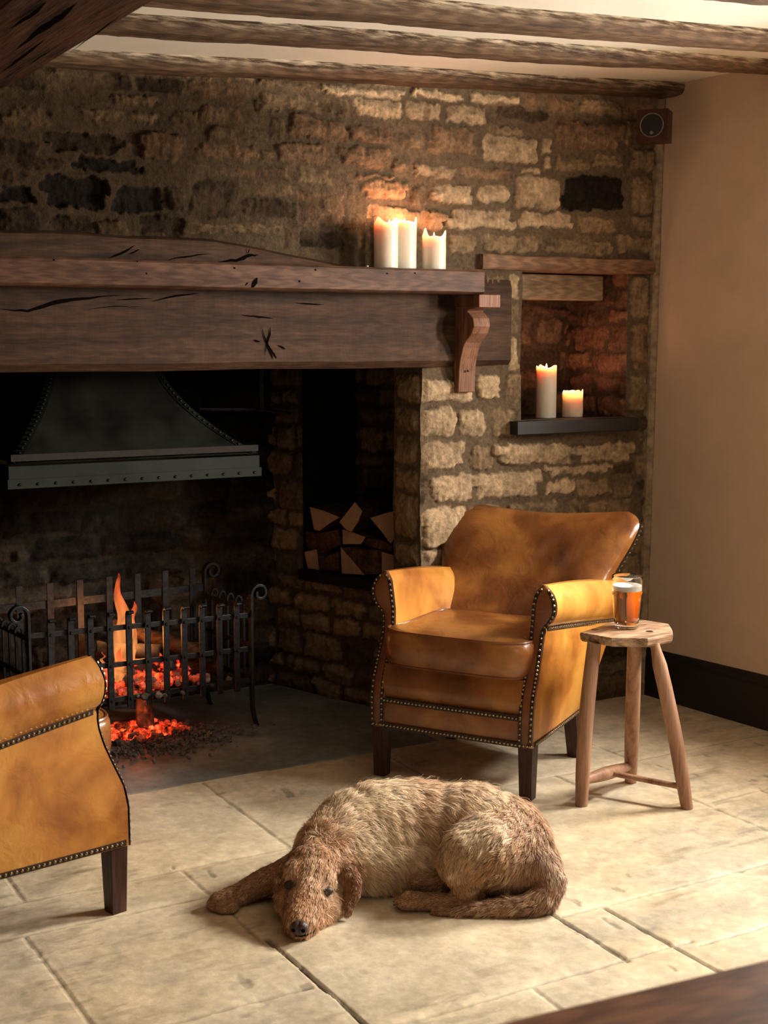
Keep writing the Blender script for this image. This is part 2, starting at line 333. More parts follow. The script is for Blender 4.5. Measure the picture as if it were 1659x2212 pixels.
# ------------------------------------------------------------------ stone panels
def stone_panel(name, O, U, V, nrm, us, vs, stones, mortar, mat='stone', relief=0.016, seed=0, holes=(), damp_u=(), warp_edge=None,
                holes_hard=False, mort_amp=0.006, edge=0.006, smear=0.0, blotch=None):
    """a rubble-stone surface: grid over us x vs in plane O+u*U+v*V, pushed out along nrm; stones = (u0,v0,u1,v1,colour,relief)"""
    O, U, V, nrm = [np.array(q, float) for q in (O, U, V, nrm)]
    uu, vv = np.meshgrid(us, vs, indexing='ij')
    wu = uu + 0.013 * fbm(uu * 22, vv * 22, seed + 1, 3) + 0.007 * fbm(uu * 75, vv * 75, seed + 2, 3)
    wv = vv + 0.012 * fbm(uu * 18 + 9, vv * 22, seed + 5, 3) + 0.009 * fbm(uu * 62, vv * 62 + 4, seed + 6, 3)
    h = mort_amp * fbm(uu * 7, vv * 7, seed + 8, 4)
    mc = np.array(mortar); tone = 1 + 0.22 * fbm(uu * 6, vv * 6, seed + 21, 4)
    col = mc[None, None, :] * tone[..., None]
    big = fbm(uu * 34, vv * 34, seed + 31, 5, 0.6); big = big - 1.2 * np.abs(fbm(uu * 15, vv * 24, seed + 37, 3)); tool = fbm(uu * 130, vv * 16, seed + 41, 2)
    for k, (u0, v0, u1, v1, c, rel) in enumerate(stones):
        i0, i1 = np.searchsorted(us, [u0 - 0.03, u1 + 0.03]); j0, j1 = np.searchsorted(vs, [v0 - 0.03, v1 + 0.03])
        if i1 <= i0 or j1 <= j0: continue
        sl = (slice(i0, i1), slice(j0, j1)); a = wu[sl]; b = wv[sl]
        cu, cv, hu, hv = (u0 + u1) / 2, (v0 + v1) / 2, (u1 - u0) / 2, (v1 - v0) / 2
        rs = np.random.RandomState(k * 7 + seed); skew = rs.uniform(-0.12, 0.12); r = min(hu, hv) * rs.uniform(0.25, 0.6)
        px = np.abs(a - cu + skew * (b - cv)) - (hu * (1 + 0.10 * rs.uniform(-1, 1) * np.sign(b - cv)) - r); py = np.abs(b - cv + 0.3 * skew * (a - cu)) - (hv - r)
        d = np.hypot(np.maximum(px, 0), np.maximum(py, 0)) + np.minimum(np.maximum(px, py), 0) - r
        m = sstep(0.001, -edge, d); inner = sstep(-0.002, -0.03, d)
        tilt = rs.uniform(-0.12, 0.12) * (b - cv) + rs.uniform(-0.06, 0.06) * (a - cu)
        hs = relief * rel * (0.55 + 0.45 * inner) + tilt + relief * 0.42 * big[sl] + 0.0018 * tool[sl]
        if smear:
            m = m * (1 - 0.85 * sstep(smear + 0.2, smear - 0.6, a) * sstep(-0.02, 0.22, fbm(a * 8, b * 13, seed + 77, 4)) * (rel > 0))
        h[sl] = h[sl] * (1 - m) + hs * m
        sc = np.array(c) * (1 + rs.uniform(-0.12, 0.12)); v_ = 1.12 + 0.42 * big[sl] + 0.20 * tool[sl] + 0.25 * fbm(a * 9, b * 9, seed + k, 3)
        mm = m[..., None]; col[sl] = col[sl] * (1 - mm) + (sc[None, None, :] * v_[..., None]) * mm
    if False: pass
    if blotch is not None: col = col * blotch(uu, vv)[..., None] if blotch(uu, vv).ndim == 2 else col * blotch(uu, vv)
    for (ue, side) in damp_u:
        t = sstep(0.0, 0.02, np.abs(uu - ue)); h = h * t + 0.0 * (1 - t)
    P = O + uu[..., None] * U + vv[..., None] * V + h[..., None] * nrm
    if warp_edge is not None: P = warp_edge(P, uu, vv)
    n, m_ = uu.shape; idx = np.arange(n * m_).reshape(n, m_)
    keep = np.ones((n - 1, m_ - 1), bool); uc = (us[:-1] + us[1:]) / 2; vc = (vs[:-1] + vs[1:]) / 2
    for (a, b, c, d) in holes: keep &= ~((uc[:, None] > a) & (uc[:, None] < c) & (vc[None, :] > b) & (vc[None, :] < d))
    F = np.stack([idx[:-1, :-1], idx[1:, :-1], idx[1:, 1:], idx[:-1, 1:]], -1)[keep]
    if np.dot(np.cross(U, V), nrm) < 0: F = F[:, ::-1]
    used = np.unique(F); rm = np.full(n * m_, -1); rm[used] = np.arange(len(used))
    o = fast_mesh(name, P.reshape(-1, 3)[used], rm[F], M[mat], np.clip(col.reshape(-1, 3)[used], 0.001, 1))
    o['kind'] = 'structure'; return o
def axis(a, b, step, marks=()):
    q = list(np.linspace(a, b, int(round((b - a) / step)) + 1)); q = [x for x in q if all(abs(x - m) > step * 0.45 for m in marks)] + list(marks)
    return np.array(sorted(q))
def fill_stones(u0, v0, u1, v1, have, cols, hmin=0.04, hmax=0.085, lmin=0.06, lmax=0.22, gap=0.014, seed=0, rel=(0.4, 1.1), colfn=None):
    rs = np.random.RandomState(seed); out = []; v = v0
    while v < v1:
        hh = rs.uniform(hmin, hmax); u = u0 + rs.uniform(-0.1, 0)
        while u < u1:
            ll = rs.uniform(lmin, lmax); a, b, c, d = u, v + rs.uniform(-0.006, 0.006), u + ll, v + hh
            for e in have:     # trim against hand placed stones
                if a < e[2] + gap and c > e[0] - gap and b < e[3] + gap * 0.6 and d > e[1] - gap * 0.6:
                    ov = min(d, e[3]) - max(b, e[1])
                    if ov < 0.35 * (d - b) and d > e[3]: b = max(b, e[3] + gap * 0.6)
                    elif ov < 0.35 * (d - b) and b < e[1]: d = min(d, e[1] - gap * 0.6)
                    elif e[0] - a > c - e[2]: c = e[0] - gap
                    else: a = e[2] + gap
                    if c - a < 0.028 or d - b < 0.02: break
            else:
                if c - a > 0.028 and d - b > 0.02:
                    cc = cols[rs.randint(len(cols))]
                    if colfn: cc = colfn((a + c) / 2, (b + d) / 2, cc)
                    out.append((a, b, c, d, cc, rs.uniform(*rel)))
                    have = have + [(a, b, c, d)]
            u += ll + gap
        v += hh + gap
    return out

YW = 3.81
PAL = {'T': (0.42, 0.305, 0.185), 'M': (0.23, 0.160, 0.092), 'B': (0.21, 0.130, 0.075), 'D': (0.08, 0.054, 0.034), 'X': (0.018, 0.013, 0.011), 'K': (0.030, 0.024, 0.019), 'O': (0.44, 0.25, 0.13)}
def px_stones(lst, ax=1, val=YW, rel=1.0):
    out = []
    for s in lst:
        x0, y0, x1, y1, c = s[:5]; yc = (y0 + y1) / 2; xc = (x0 + x1) / 2
        a = at(x0, yc, ax, val); b = at(x1, yc, ax, val); t = at(xc, y0, ax, val); q = at(xc, y1, ax, val)
        k = 0 if ax == 1 else 1
        u0, u1 = sorted((a[k], b[k])); out.append((u0, q[2], u1, t[2], PAL[c], s[5] if len(s) > 5 else rel))
    return out
UPPER = [(875,222,948,260,'T'),(960,228,1052,268,'T'),(1070,235,1180,262,'D'),(765,217,868,254,'T'),(1180,214,1240,245,'B'),(1252,214,1338,250,'M'),
 (700,190,872,210,'T'),(885,198,1000,214,'T'),(1012,203,1125,226,'T'),(560,172,690,190,'M'),(400,152,545,172,'M'),
 (1042,293,1162,350,'T'),(928,275,1025,335,'B'),(1045,270,1130,289,'M'),(1170,300,1192,332,'T'),(1172,338,1188,365,'T'),(1200,264,1342,325,'B'),
 (1198,340,1275,372,'M'),(1282,337,1345,364,'M'),(1366,322,1415,372,'M'),(895,356,985,383,'T'),(1000,363,1105,388,'B'),(1122,362,1165,373,'T'),
 (1112,379,1208,455,'T',1.2),(1215,380,1343,457,'X',1.2),(1362,382,1412,460,'M'),(785,392,880,430,'O'),(932,397,1020,438,'T'),(1030,401,1100,440,'T'),
 (800,452,962,494,'O'),(970,453,1112,497,'T'),(1124,460,1232,495,'T'),(1245,472,1330,500,'M'),(1362,466,1412,500,'M'),(968,505,1030,545,'M'),
 (1042,508,1165,545,'M'),(1180,516,1320,548,'M'),(1330,512,1410,545,'M'),
 (100,286,265,330,'D',-1.2),(300,282,398,350,'B',1.2),(430,310,555,345,'B'),(625,256,750,305,'B',1.3),(730,316,838,360,'B'),(600,312,705,355,'B'),(0,300,82,345,'D'),
 (92,382,228,450,'K',-1.4),(245,400,352,460,'K',-1.4),(360,398,395,452,'D',1.5),(410,392,515,470,'D'),(520,430,635,470,'D'),(640,362,712,398,'M'),(545,398,632,424,'M'),(405,482,600,508,'M',1.3),
 (300,467,396,508,'D',-1.0),(105,466,200,510,'D',-1.0),(0,400,70,438,'K',-1.4),(0,450,85,508,'D'),(640,416,742,490,'B'),(240,206,335,228,'M'),(555,206,690,244,'M'),
 (430,230,522,262,'B'),(130,236,340,262,'M'),(0,235,112,276,'M'),(160,342,305,372,'K',-1.2),(40,340,140,368,'D'),(470,362,622,385,'B'),(755,275,850,308,'B'),(765,376,850,386,'B')]
LOWER = [(893,820,1020,868,'T'),(1032,810,1078,860,'T'),(912,882,985,945,'T',1.2),(990,884,1048,940,'T'),(1064,884,1116,942,'M'),(912,955,1002,1010,'T',1.2),
 (1015,962,1060,1016,'M'),(1066,960,1240,1004,'T'),(1248,958,1364,997,'T'),(1180,1006,1315,1026,'T'),(932,1025,1020,1080,'T',1.2),(1021,1020,1164,1075,'T',1.2),
 (1176,1035,1240,1066,'T'),(1243,1034,1318,1070,'M'),(1324,1048,1368,1076,'M'),(915,1092,1000,1178,'T',1.2),(1045,1090,1085,1130,'M'),(1098,1086,1205,1112,'M'),
 (1270,1080,1362,1114,'M'),(912,1186,962,1232,'T',1.2),(1097,596,1119,650,'T'),(1095,656,1119,725,'M'),(1095,730,1119,800,'T'),(1095,806,1119,868,'M'),
 (1045,596,1090,625,'M'),(1360,600,1400,690,'M'),(1362,700,1398,800,'B'),(1360,810,1395,890,'M'),(1340,1200,1378,1260,'M'),(1310,1270,1375,1330,'M')]
man = px_stones(UPPER) + px_stones(LOWER)
def wallcol(u, v, c):
    c = np.array(c)
    return tuple(c)
OPEN_X, OPEN_Z = 2.342, 1.26
NX0, NX1, NZ0, NZ1 = 2.735, 3.198, 1.03, 1.535
boxes = [m[:4] for m in man] + [(NX0 - 0.0, NZ0 - 0.05, NX1, NZ1 + 0.04), (0.5, 1.2, 2.69, 1.56)]
auto = fill_stones(0.70, 0.0, 3.34, 2.12, boxes, [PAL['M'], PAL['M'], PAL['B'], PAL['D']], seed=4, colfn=lambda u, v, c: tuple(np.array(c) * (0.66 + 0.12 * (u - 1)) if v > 1.2 else np.array(c) * 0.9))
us = axis(0.70, 3.36, 0.0042, (OPEN_X, NX0, NX1)); vs = axis(0.0, 2.22, 0.0042, (OPEN_Z, NZ0, NZ1))
def edge_shift(z): return 0.007 * vn(z * 9, z * 0 + 3.3, 5) + 0.003 * vn(z * 40, z * 0 + 1, 6)
def wfront(P, uu, vv):
    t = np.exp(-np.abs(uu - OPEN_X) / 0.03) * (vv < 1.3); P[..., 0] += t * edge_shift(vv); return P
def soot(u, v):   # old smoke staining above and left of the fireplace; darker towards the floor, pale strip on top
    s = sstep(0.0, 0.9, (2.45 - u) / 1.3 + 0.35 * fbm(u * 2.5, v * 3, 91, 3)) * (v > 1.2)
    c = np.stack([1 - 0.64 * s, 1 - 0.68 * s, 1 - 0.72 * s], -1); 
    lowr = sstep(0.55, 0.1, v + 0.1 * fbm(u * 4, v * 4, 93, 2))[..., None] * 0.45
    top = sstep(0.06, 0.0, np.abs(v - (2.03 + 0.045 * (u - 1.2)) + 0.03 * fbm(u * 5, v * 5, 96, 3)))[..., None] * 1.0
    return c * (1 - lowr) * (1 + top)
stone_panel('wall_back', (0, YW, 0), (1, 0, 0), (0, 0, 1), (0, -1, 0), us, vs, man + auto, (0.136, 0.097, 0.060), relief=0.013, seed=2,
            holes=[(0, -1, OPEN_X, OPEN_Z), (NX0, NZ0, NX1, NZ1)], damp_u=[(OPEN_X, 1)], warp_edge=wfront, blotch=soot, mort_amp=0.014, smear=2.1)
stone_panel('wall_back_left', (0, YW, 0), (1, 0, 0), (0, 0, 1), (0, -1, 0), axis(-2.2, 0.70, 0.014), axis(0, 2.16, 0.014),
            fill_stones(-2.2, 0.0, 0.70, 2.1, [], [PAL['M'], PAL['B'], PAL['D']], seed=14), (0.06, 0.045, 0.03), relief=0.014, seed=15)
# pier reveal facing the fire
rev = [(3.83, 0.0, 3.975, 0.11), (3.825, 0.13, 3.97, 0.26), (3.82, 0.28, 3.97, 0.40), (3.83, 0.42, 3.98, 0.53), (3.82, 0.55, 3.975, 0.62), (3.825, 0.64, 3.975, 0.785), (3.82, 0.80, 3.97, 0.87), (3.83, 0.89, 3.975, 0.985), (3.82, 1.005, 3.975, 1.08), (3.82, 1.10, 3.97, 1.19)]
def wrev(P, uu, vv):
    P[..., 0] += np.exp(-(uu - YW) / 0.03) * edge_shift(vv); return P
stone_panel('wall_fireplace_jamb', (OPEN_X, 0, 0), (0, 1, 0), (0, 0, 1), (-1, 0, 0), axis(YW, 3.99, 0.005), axis(0, OPEN_Z, 0.0052),
            [(a, b, c, d, (0.26, 0.19, 0.115), 1.0) for a, b, c, d in rev], (0.13, 0.10, 0.065), relief=0.014, seed=9, damp_u=[(YW, 1)], warp_edge=wrev)
# fireplace interior
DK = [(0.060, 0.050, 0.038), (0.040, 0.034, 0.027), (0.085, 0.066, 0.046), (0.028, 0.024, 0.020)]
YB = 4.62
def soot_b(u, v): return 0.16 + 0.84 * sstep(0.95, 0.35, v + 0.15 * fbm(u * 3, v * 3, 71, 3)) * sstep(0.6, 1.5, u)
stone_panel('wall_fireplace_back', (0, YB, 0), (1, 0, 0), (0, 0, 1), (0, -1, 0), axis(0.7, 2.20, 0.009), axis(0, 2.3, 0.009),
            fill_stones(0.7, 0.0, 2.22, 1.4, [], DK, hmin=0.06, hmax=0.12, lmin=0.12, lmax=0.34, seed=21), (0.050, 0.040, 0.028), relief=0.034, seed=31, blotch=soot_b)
P0 = np.array([2.39, 3.99, 0.0]); P1 = np.array([2.175, 4.62, 0.0]); SE = (P1 - P0); SL = np.linalg.norm(SE); SE = SE / SL; SN = np.array([-SE[1], SE[0], 0.0])
if SN[0] > 0: SN = -SN
def splay(px, py, off=0.0):      # (s along the side wall, z, point)
    p = at_plane(px, py, P0 + SN * off, SN); return (p - P0 - SN * off) @ SE, p[2], p
LEDGE_Z = 0.425; sA = splay(655, 1200)[0]
DK2 = [(0.17, 0.135, 0.092), (0.12, 0.094, 0.064), (0.20, 0.160, 0.110), (0.07, 0.056, 0.040)]
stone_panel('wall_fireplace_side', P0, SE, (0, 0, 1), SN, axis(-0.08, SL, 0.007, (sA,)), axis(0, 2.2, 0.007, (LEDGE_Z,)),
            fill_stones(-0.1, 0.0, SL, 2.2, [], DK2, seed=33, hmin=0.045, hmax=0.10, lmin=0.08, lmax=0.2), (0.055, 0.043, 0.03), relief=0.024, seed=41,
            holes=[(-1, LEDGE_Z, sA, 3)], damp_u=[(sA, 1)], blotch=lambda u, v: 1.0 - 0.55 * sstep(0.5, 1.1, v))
AD = 0.30   # alcove behind the ledge, where the logs are stacked
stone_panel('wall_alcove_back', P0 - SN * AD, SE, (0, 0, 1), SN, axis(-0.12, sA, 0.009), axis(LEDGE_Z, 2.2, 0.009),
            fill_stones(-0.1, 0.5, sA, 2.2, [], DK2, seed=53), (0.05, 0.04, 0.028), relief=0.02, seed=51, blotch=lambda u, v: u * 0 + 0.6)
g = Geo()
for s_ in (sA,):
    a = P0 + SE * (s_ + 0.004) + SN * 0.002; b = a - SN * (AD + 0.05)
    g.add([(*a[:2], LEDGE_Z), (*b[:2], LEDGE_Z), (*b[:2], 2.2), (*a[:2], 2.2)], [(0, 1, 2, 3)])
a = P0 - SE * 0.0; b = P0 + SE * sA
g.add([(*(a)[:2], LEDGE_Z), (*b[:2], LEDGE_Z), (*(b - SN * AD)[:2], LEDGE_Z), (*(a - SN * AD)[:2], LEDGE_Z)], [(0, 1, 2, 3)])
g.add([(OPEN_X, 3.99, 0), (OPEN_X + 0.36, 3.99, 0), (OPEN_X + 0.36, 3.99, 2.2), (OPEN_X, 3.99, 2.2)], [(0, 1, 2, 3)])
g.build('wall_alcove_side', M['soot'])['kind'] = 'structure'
g = Geo(); g.box((0.6, YW + 0.02, 0), (0.78, YB, 2.3)); g.box((0.6, YW + 0.05, 2.15), (3.0, YB + 0.1, 2.3)); g.build('wall_chimney_throat', M['soot'], smooth=False)['kind'] = 'structure'

# niche
NY = 4.15
nst = px_stones([(1120,685,1152,745,'B'),(1160,688,1216,742,'B'),(1130,756,1196,800,'D'),(1208,757,1222,802,'B'),(1120,850,1160,890,'D')], 1, NY, 0.8)
PALN = [(0.22, 0.105, 0.058), (0.15, 0.075, 0.045), (0.27, 0.13, 0.07)]
nst += fill_stones(NX0 - 0.1, NZ0, 3.3, NZ1, [s[:4] for s in nst], PALN, seed=61)
stone_panel('wall_niche_back', (0, NY, 0), (1, 0, 0), (0, 0, 1), (0, -1, 0), axis(NX0 - 0.01, NX1 + 0.01, 0.006), axis(NZ0 - 0.03, NZ1 + 0.05, 0.006), nst, (0.10, 0.060, 0.038), relief=0.014, seed=65)
stone_panel('wall_niche_right', (NX1, 0, 0), (0, 1, 0), (0, 0, 1), (-1, 0, 0), axis(YW, NY, 0.006), axis(NZ0 - 0.03, NZ1 + 0.05, 0.006),
            fill_stones(YW, NZ0, NY, NZ1, [], PALN, seed=67), (0.11, 0.066, 0.042), relief=0.016, seed=69, damp_u=[(YW, 1)])
stone_panel('wall_niche_left', (NX0 - 0.016, 0, 0), (0, 1, 0), (0, 0, 1), (1, 0, 0), axis(YW, NY, 0.01), axis(NZ0 - 0.03, NZ1 + 0.05, 0.01),
            fill_stones(YW, NZ0, NY, NZ1, [], PALN, seed=68), (0.11, 0.066, 0.042), relief=0.012, seed=70, damp_u=[(YW, 1)])
g = Geo(); g.box((NX0 - 0.02, YW + 0.02, NZ1), (NX1 + 0.02, NY + 0.02, NZ1 + 0.05)); g.build('trim_1', M['lintel'], smooth=False)['kind'] = 'structure'

# ------------------------------------------------------------------ floor: limestone flags, grooves along the real joints
JT = [('y', 3.06, 0.3, 1.49), ('y', 2.876, 0.3, 1.19), ('x', 1.19, 2.60, 3.06), ('x', 1.49, 3.06, 3.66), ('y', 2.35, 0.3, 1.19), ('x', 1.205, 1.6, 2.60, 1.0),
      ('y', 2.125, 1.205, 2.0), ('y', 2.10, 2.0, 2.65), ('x', 1.57, 1.5, 2.12), ('x', 1.82, 2.12, 2.42, 0.9), ('y', 2.365, 1.82, 2.65), ('x', 1.95, 1.9, 2.365, 0.8), ('x', 2.65, 2.10, 2.78), ('y', 2.78, 2.65, 3.4),
      ('y', 3.06, 1.49, 2.10), ('x', 1.82, 2.37, 3.06), ('x', 2.10, 3.06, 3.66), ('y', 3.19, 2.10, 3.4), ('x', 2.65, 2.78, 3.19), ('x', 2.74, 3.19, 3.81), ('x', 0.75, 2.35, 2.876), ('x', 0.8, 3.06, 3.66), ('y', 1.6, -2, 3.4), ('x', 2.3, 1.6, 2.10)]
def floor_mesh(name, xs, ys):
    X, Y = np.meshgrid(xs, ys, indexing='ij'); wx = 0.006 * fbm(X * 6, Y * 6, 3, 3); wy = 0.006 * fbm(X * 6, Y * 6 + 5, 4, 3)
    d = np.full(X.shape, 1.0); strong = np.zeros(X.shape)
    for ax, c, a, b, *st_ in JT:
        p, q = (X + wx, Y) if ax == 'x' else (Y + wy, X)
        dd = np.hypot(p - c, np.maximum(np.maximum(a - q, q - b), 0)); strong = np.where(dd < d, (st_ or [0.22])[0], strong); d = np.minimum(d, dd)
    big = fbm(X * 2.2, Y * 2.2, 12, 5); mid = fbm(X * 11, Y * 11, 15, 5, 0.6); fine = fbm(X * 45, Y * 45, 19, 4, 0.6)
    groove = sstep(0.0065, 0.002, d + 0.003 * fine + 0.002 * mid) * (0.3 + 0.7 * strong); edge = sstep(0.035, 0.008, d + 0.012 * mid)
    pit = sstep(0.45, 0.62, fbm(X * 30, Y * 16, 25, 3)) * sstep(0.0, 0.35, fbm(X * 3, Y * 3, 27, 3))
    h = -0.006 * groove - 0.0012 * edge + 0.0018 * mid * 0.6 + 0.0005 * fine - 0.0018 * pit + 0.0012 * big
    b = np.array((0.58, 0.490, 0.345)); y = np.array((0.60, 0.465, 0.275)); gy = np.array((0.46, 0.405, 0.305))
    t1 = sstep(-0.15, 0.45, big)[..., None]; t2 = sstep(0.0, 0.5, fbm(X * 3.1, Y * 5.2, 33, 5))[..., None]
    c = b * (1 - t1 * 0.6) + y * t1 * 0.6; c = c * (1 - t2 * 0.6) + gy * t2 * 0.6
    c = c * (1 + 0.30 * mid + 0.22 * fine)[..., None]; c = c * (1 - 0.62 * groove - 0.45 * pit)[..., None] * (1 + 0.16 * edge * (1 - groove) * (1 - strong))[..., None]
    streak = sstep(0.35, 0.75, fbm(X * 5, Y * 22, 43, 4))[..., None]; c = c * (1 - np.array((0.34, 0.37, 0.42)) * streak)
    scuff = sstep(0.10, 0.30, fbm(X * 9, Y * 34, 47, 5, 0.65)) * sstep(0.0, 0.4, fbm(X * 2.1, Y * 2.6, 49, 2)); c = c * (1 - 0.22 * scuff)[..., None]
    n, m = X.shape; idx = np.arange(n * m).reshape(n, m); F = np.stack([idx[:-1, :-1], idx[1:, :-1], idx[1:, 1:], idx[:-1, 1:]], -1).reshape(-1, 4)
    o = fast_mesh(name, np.stack([X, Y, h], -1).reshape(-1, 3), F, M['flag'], np.clip(c, 0.01, 1).reshape(-1, 3)); o['kind'] = 'structure'; return o
fx = np.concatenate([np.arange(-2.2, 0.6, 0.08), np.arange(0.6, 3.0, 0.0045), np.arange(3.0, 3.75, 0.012)])
fy = np.concatenate([np.arange(-2.6, 1.9, 0.08), np.arange(1.9, 3.3, 0.0045), np.arange(3.3, 3.8, 0.008), [3.83]])
fo = floor_mesh('floor', fx, fy)
# the flags stop at the hearth: drop the faces under it
HX1 = 2.33
bm = bmesh.new(); bm.from_mesh(fo.data)
kill = [f for f in bm.faces if f.calc_center_median().y > 3.662 + 0.006 * math.sin(f.calc_center_median().x * 9) and 0.3 < f.calc_center_median().x < HX1]
bmesh.ops.delete(bm, geom=kill, context='FACES'); bm.to_mesh(fo.data); bm.free()
hx, hy = np.meshgrid(np.arange(0.3, 2.42, 0.008), np.arange(3.655, 4.66, 0.008), indexing='ij')
hm = fbm(hx * 5, hy * 5, 55, 5, 0.6); hf = fbm(hx * 30, hy * 30, 57, 3)
hh = -0.003 + 0.003 * hm + 0.0006 * hf; jo = sstep(0.006, 0.002, np.abs(hx - 1.72 + 0.01 * hm)) + sstep(0.006, 0.002, np.abs(hy - 4.02 + 0.01 * hm)); hh = hh - 0.003 * jo
hc = np.array((0.195, 0.215, 0.205)) * (1 + 0.55 * hm + 0.25 * hf)[..., None]; lip = sstep(0.03, 0.0, hy - 3.66)[..., None]; hc = hc * (1 + 0.8 * lip)
ashy = np.exp(-((hx - 1.55) ** 2 / 0.09 + (hy - 4.28) ** 2 / 0.03))[..., None]; hc = hc * (1 - ashy) + np.array((0.12, 0.108, 0.10)) * ashy
n, m = hx.shape; idx = np.arange(n * m).reshape(n, m)
o = fast_mesh('floor_hearth', np.stack([hx, hy, hh], -1).reshape(-1, 3), np.stack([idx[:-1, :-1], idx[1:, :-1], idx[1:, 1:], idx[:-1, 1:]], -1).reshape(-1, 4), M['slate'], np.clip(hc, 0.005, 1).reshape(-1, 3)); o['kind'] = 'structure'

# ------------------------------------------------------------------ right wall with its mullioned window out of frame, ceiling, baseboard
def rwx(y): return 3.315 + 0.075 * (YW - y)
def rz(x): return 2.172 + 0.05 * (x - 3.1)           # the old ceiling slopes
wy = [YW + 0.02, 3.0, 2.82, 2.38, 1.97, 1.53, -2.6]; wz = [0, 1.18, 1.86, 2.6]
g = Geo(); IN = {}
for i, y in enumerate(wy):
    for j, z in enumerate(wz): IN[i, j] = g.add([(rwx(y) + 0.012 * (z - 1) * (i == 0), y, z)], [])
for i in range(len(wy) - 1):
    for j in range(len(wz) - 1):
        if j == 1 and i in (2, 4): continue
        g.f.append((IN[i, j], IN[i + 1, j], IN[i + 1, j + 1], IN[i, j + 1])); g.mi.append(0)
for i in (2, 4):                                         # deep reveals
    y0, y1 = wy[i], wy[i + 1]; D = 0.22
    for (ya, za, yb, zb) in ((y0, 1.18, y1, 1.18), (y0, 1.86, y1, 1.86), (y0, 1.18, y0, 1.86), (y1, 1.18, y1, 1.86)):
        g.add([(rwx(ya), ya, za), (rwx(yb), yb, zb), (rwx(yb) + D, yb, zb), (rwx(ya) + D, ya, za)], [(0, 1, 2, 3)])
g.build('wall_right', M['plaster'], smooth=False)['kind'] = 'structure'
for k, i in enumerate((2, 4)):
    y0, y1 = wy[i + 1], wy[i]; x = rwx(y0) + 0.17; g = Geo()
    for a, b in (((y0, 1.18), (y0 + 0.03, 1.86)), ((y1 - 0.03, 1.18), (y1, 1.86)), ((y0, 1.18), (y1, 1.21)), ((y0, 1.83), (y1, 1.86)), (((y0 + y1) / 2 - 0.01, 1.18), ((y0 + y1) / 2 + 0.01, 1.86))):
        g.box((x, a[0], a[1]), (x + 0.04, b[0], b[1]))
    g.build('window_%d' % (k + 1), M['plaster'], smooth=False)['kind'] = 'structure'
cx, cy = np.meshgrid(np.concatenate([[-2.2], np.linspace(0.4, 3.9, 120)]), np.concatenate([[-2.6], np.linspace(1.6, 3.84, 90)]), indexing='ij')
cz = rz(cx) + 0.004 * fbm(cx * 3, cy * 3, 66, 3); n, m = cx.shape; idx = np.arange(n * m).reshape(n, m)
o = fast_mesh('ceiling', np.stack([cx, cy, cz], -1).reshape(-1, 3), np.stack([idx[:-1, :-1], idx[:-1, 1:], idx[1:, 1:], idx[1:, :-1]], -1).reshape(-1, 4), M['ceil']); o['kind'] = 'structure'
g = Geo()
prof = [(0, 0), (-0.022, 0), (-0.022, 0.145), (-0.018, 0.155), (-0.020, 0.163), (-0.014, 0.175), (-0.008, 0.181), (0.0, 0.186)]
g.loft([[(rwx(y) + a, y, z) for a, z in prof] for y in (3.795, 3.0, 0.0, -2.6)], True, True)
g.build('baseboard_right', M['black'], smooth=False)['kind'] = 'structure'
# bumpy stone edge where the rubble wall meets the plaster
zz = np.linspace(0.0, 2.14, 130); rings = []
for z in zz:
    x = rwx(YW) + 0.012 * (z - 1); e = 0.014 + 0.008 * float(fbm(z * 14, 3.1, 88, 3)); rings.append([(x - 0.010 - e, YW + 0.02, z), (x - 0.008 - e, YW - 0.008 - e * 0.5, z), (x - 0.008, YW - 0.020 - e * 0.5, z), (x + 0.012, YW - 0.02, z), (x + 0.02, YW + 0.02, z)])
g = Geo(); g.loft(rings, True, True); g.build('trim_2', simple('rough_render', (0.30, 0.225, 0.145), 0.9, bump=0.9, bscale=35, var=0.45))['kind'] = 'structure'

# ------------------------------------------------------------------ ceiling joists and main beam
def joist(x0, x1, yb, wid, drop, label, seed):
    g = Geo(); nx = 90; xs = np.linspace(x0, x1, nx); rings = []; pale = []
    for x in xs:
        zc = rz(x); wob = 0.006 * float(fbm(x * 2.2, seed, seed, 3)); dr = drop + 0.006 * float(fbm(x * 3.1, seed + 4.4, seed + 2, 3)); r = 0.012
        ya = yb + wob; yf = ya - wid + 0.008 * float(fbm(x * 2.7, seed + 8.4, seed + 5, 3))
        sec = [(yf, zc + 0.02), (yf, zc), (yf - 0.001, zc - dr * 0.35), (yf + 0.002, zc - dr * 0.7), (yf + r, zc - dr), (yf + wid * 0.5, zc - dr - 0.003), (ya - r, zc - dr), (ya, zc - dr * 0.6), (ya, zc + 0.02)]
        rings.append([(x, a + 0.0015 * float(vn(x * 60, k * 3.0, seed)), b + 0.0015 * float(vn(x * 55, k * 5.0, seed + 1))) for k, (a, b) in enumerate(sec)])
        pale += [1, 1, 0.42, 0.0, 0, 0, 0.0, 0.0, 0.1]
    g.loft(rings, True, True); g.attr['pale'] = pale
    return tag(g.build('ceiling_joist', M['joist']), label, 'ceiling joist', 'ceiling joists')
joist(0.76, 3.36, 3.80, 0.105, 0.040, 'old oak ceiling joist running along the top of the stone wall', 3)
joist(0.76, 3.345, 3.335, 0.10, 0.038, 'old oak ceiling joist, second out from the stone wall, ending in the plaster', 13)
joist(0.76, 3.39, 2.995, 0.115, 0.042, 'thick weathered ceiling joist, third out from the stone wall', 23)
joist(0.76, 3.42, 2.52, 0.11, 0.04, 'ceiling joist nearest the viewer, a sliver in the top right corner', 33)
g = Geo(); rings = []
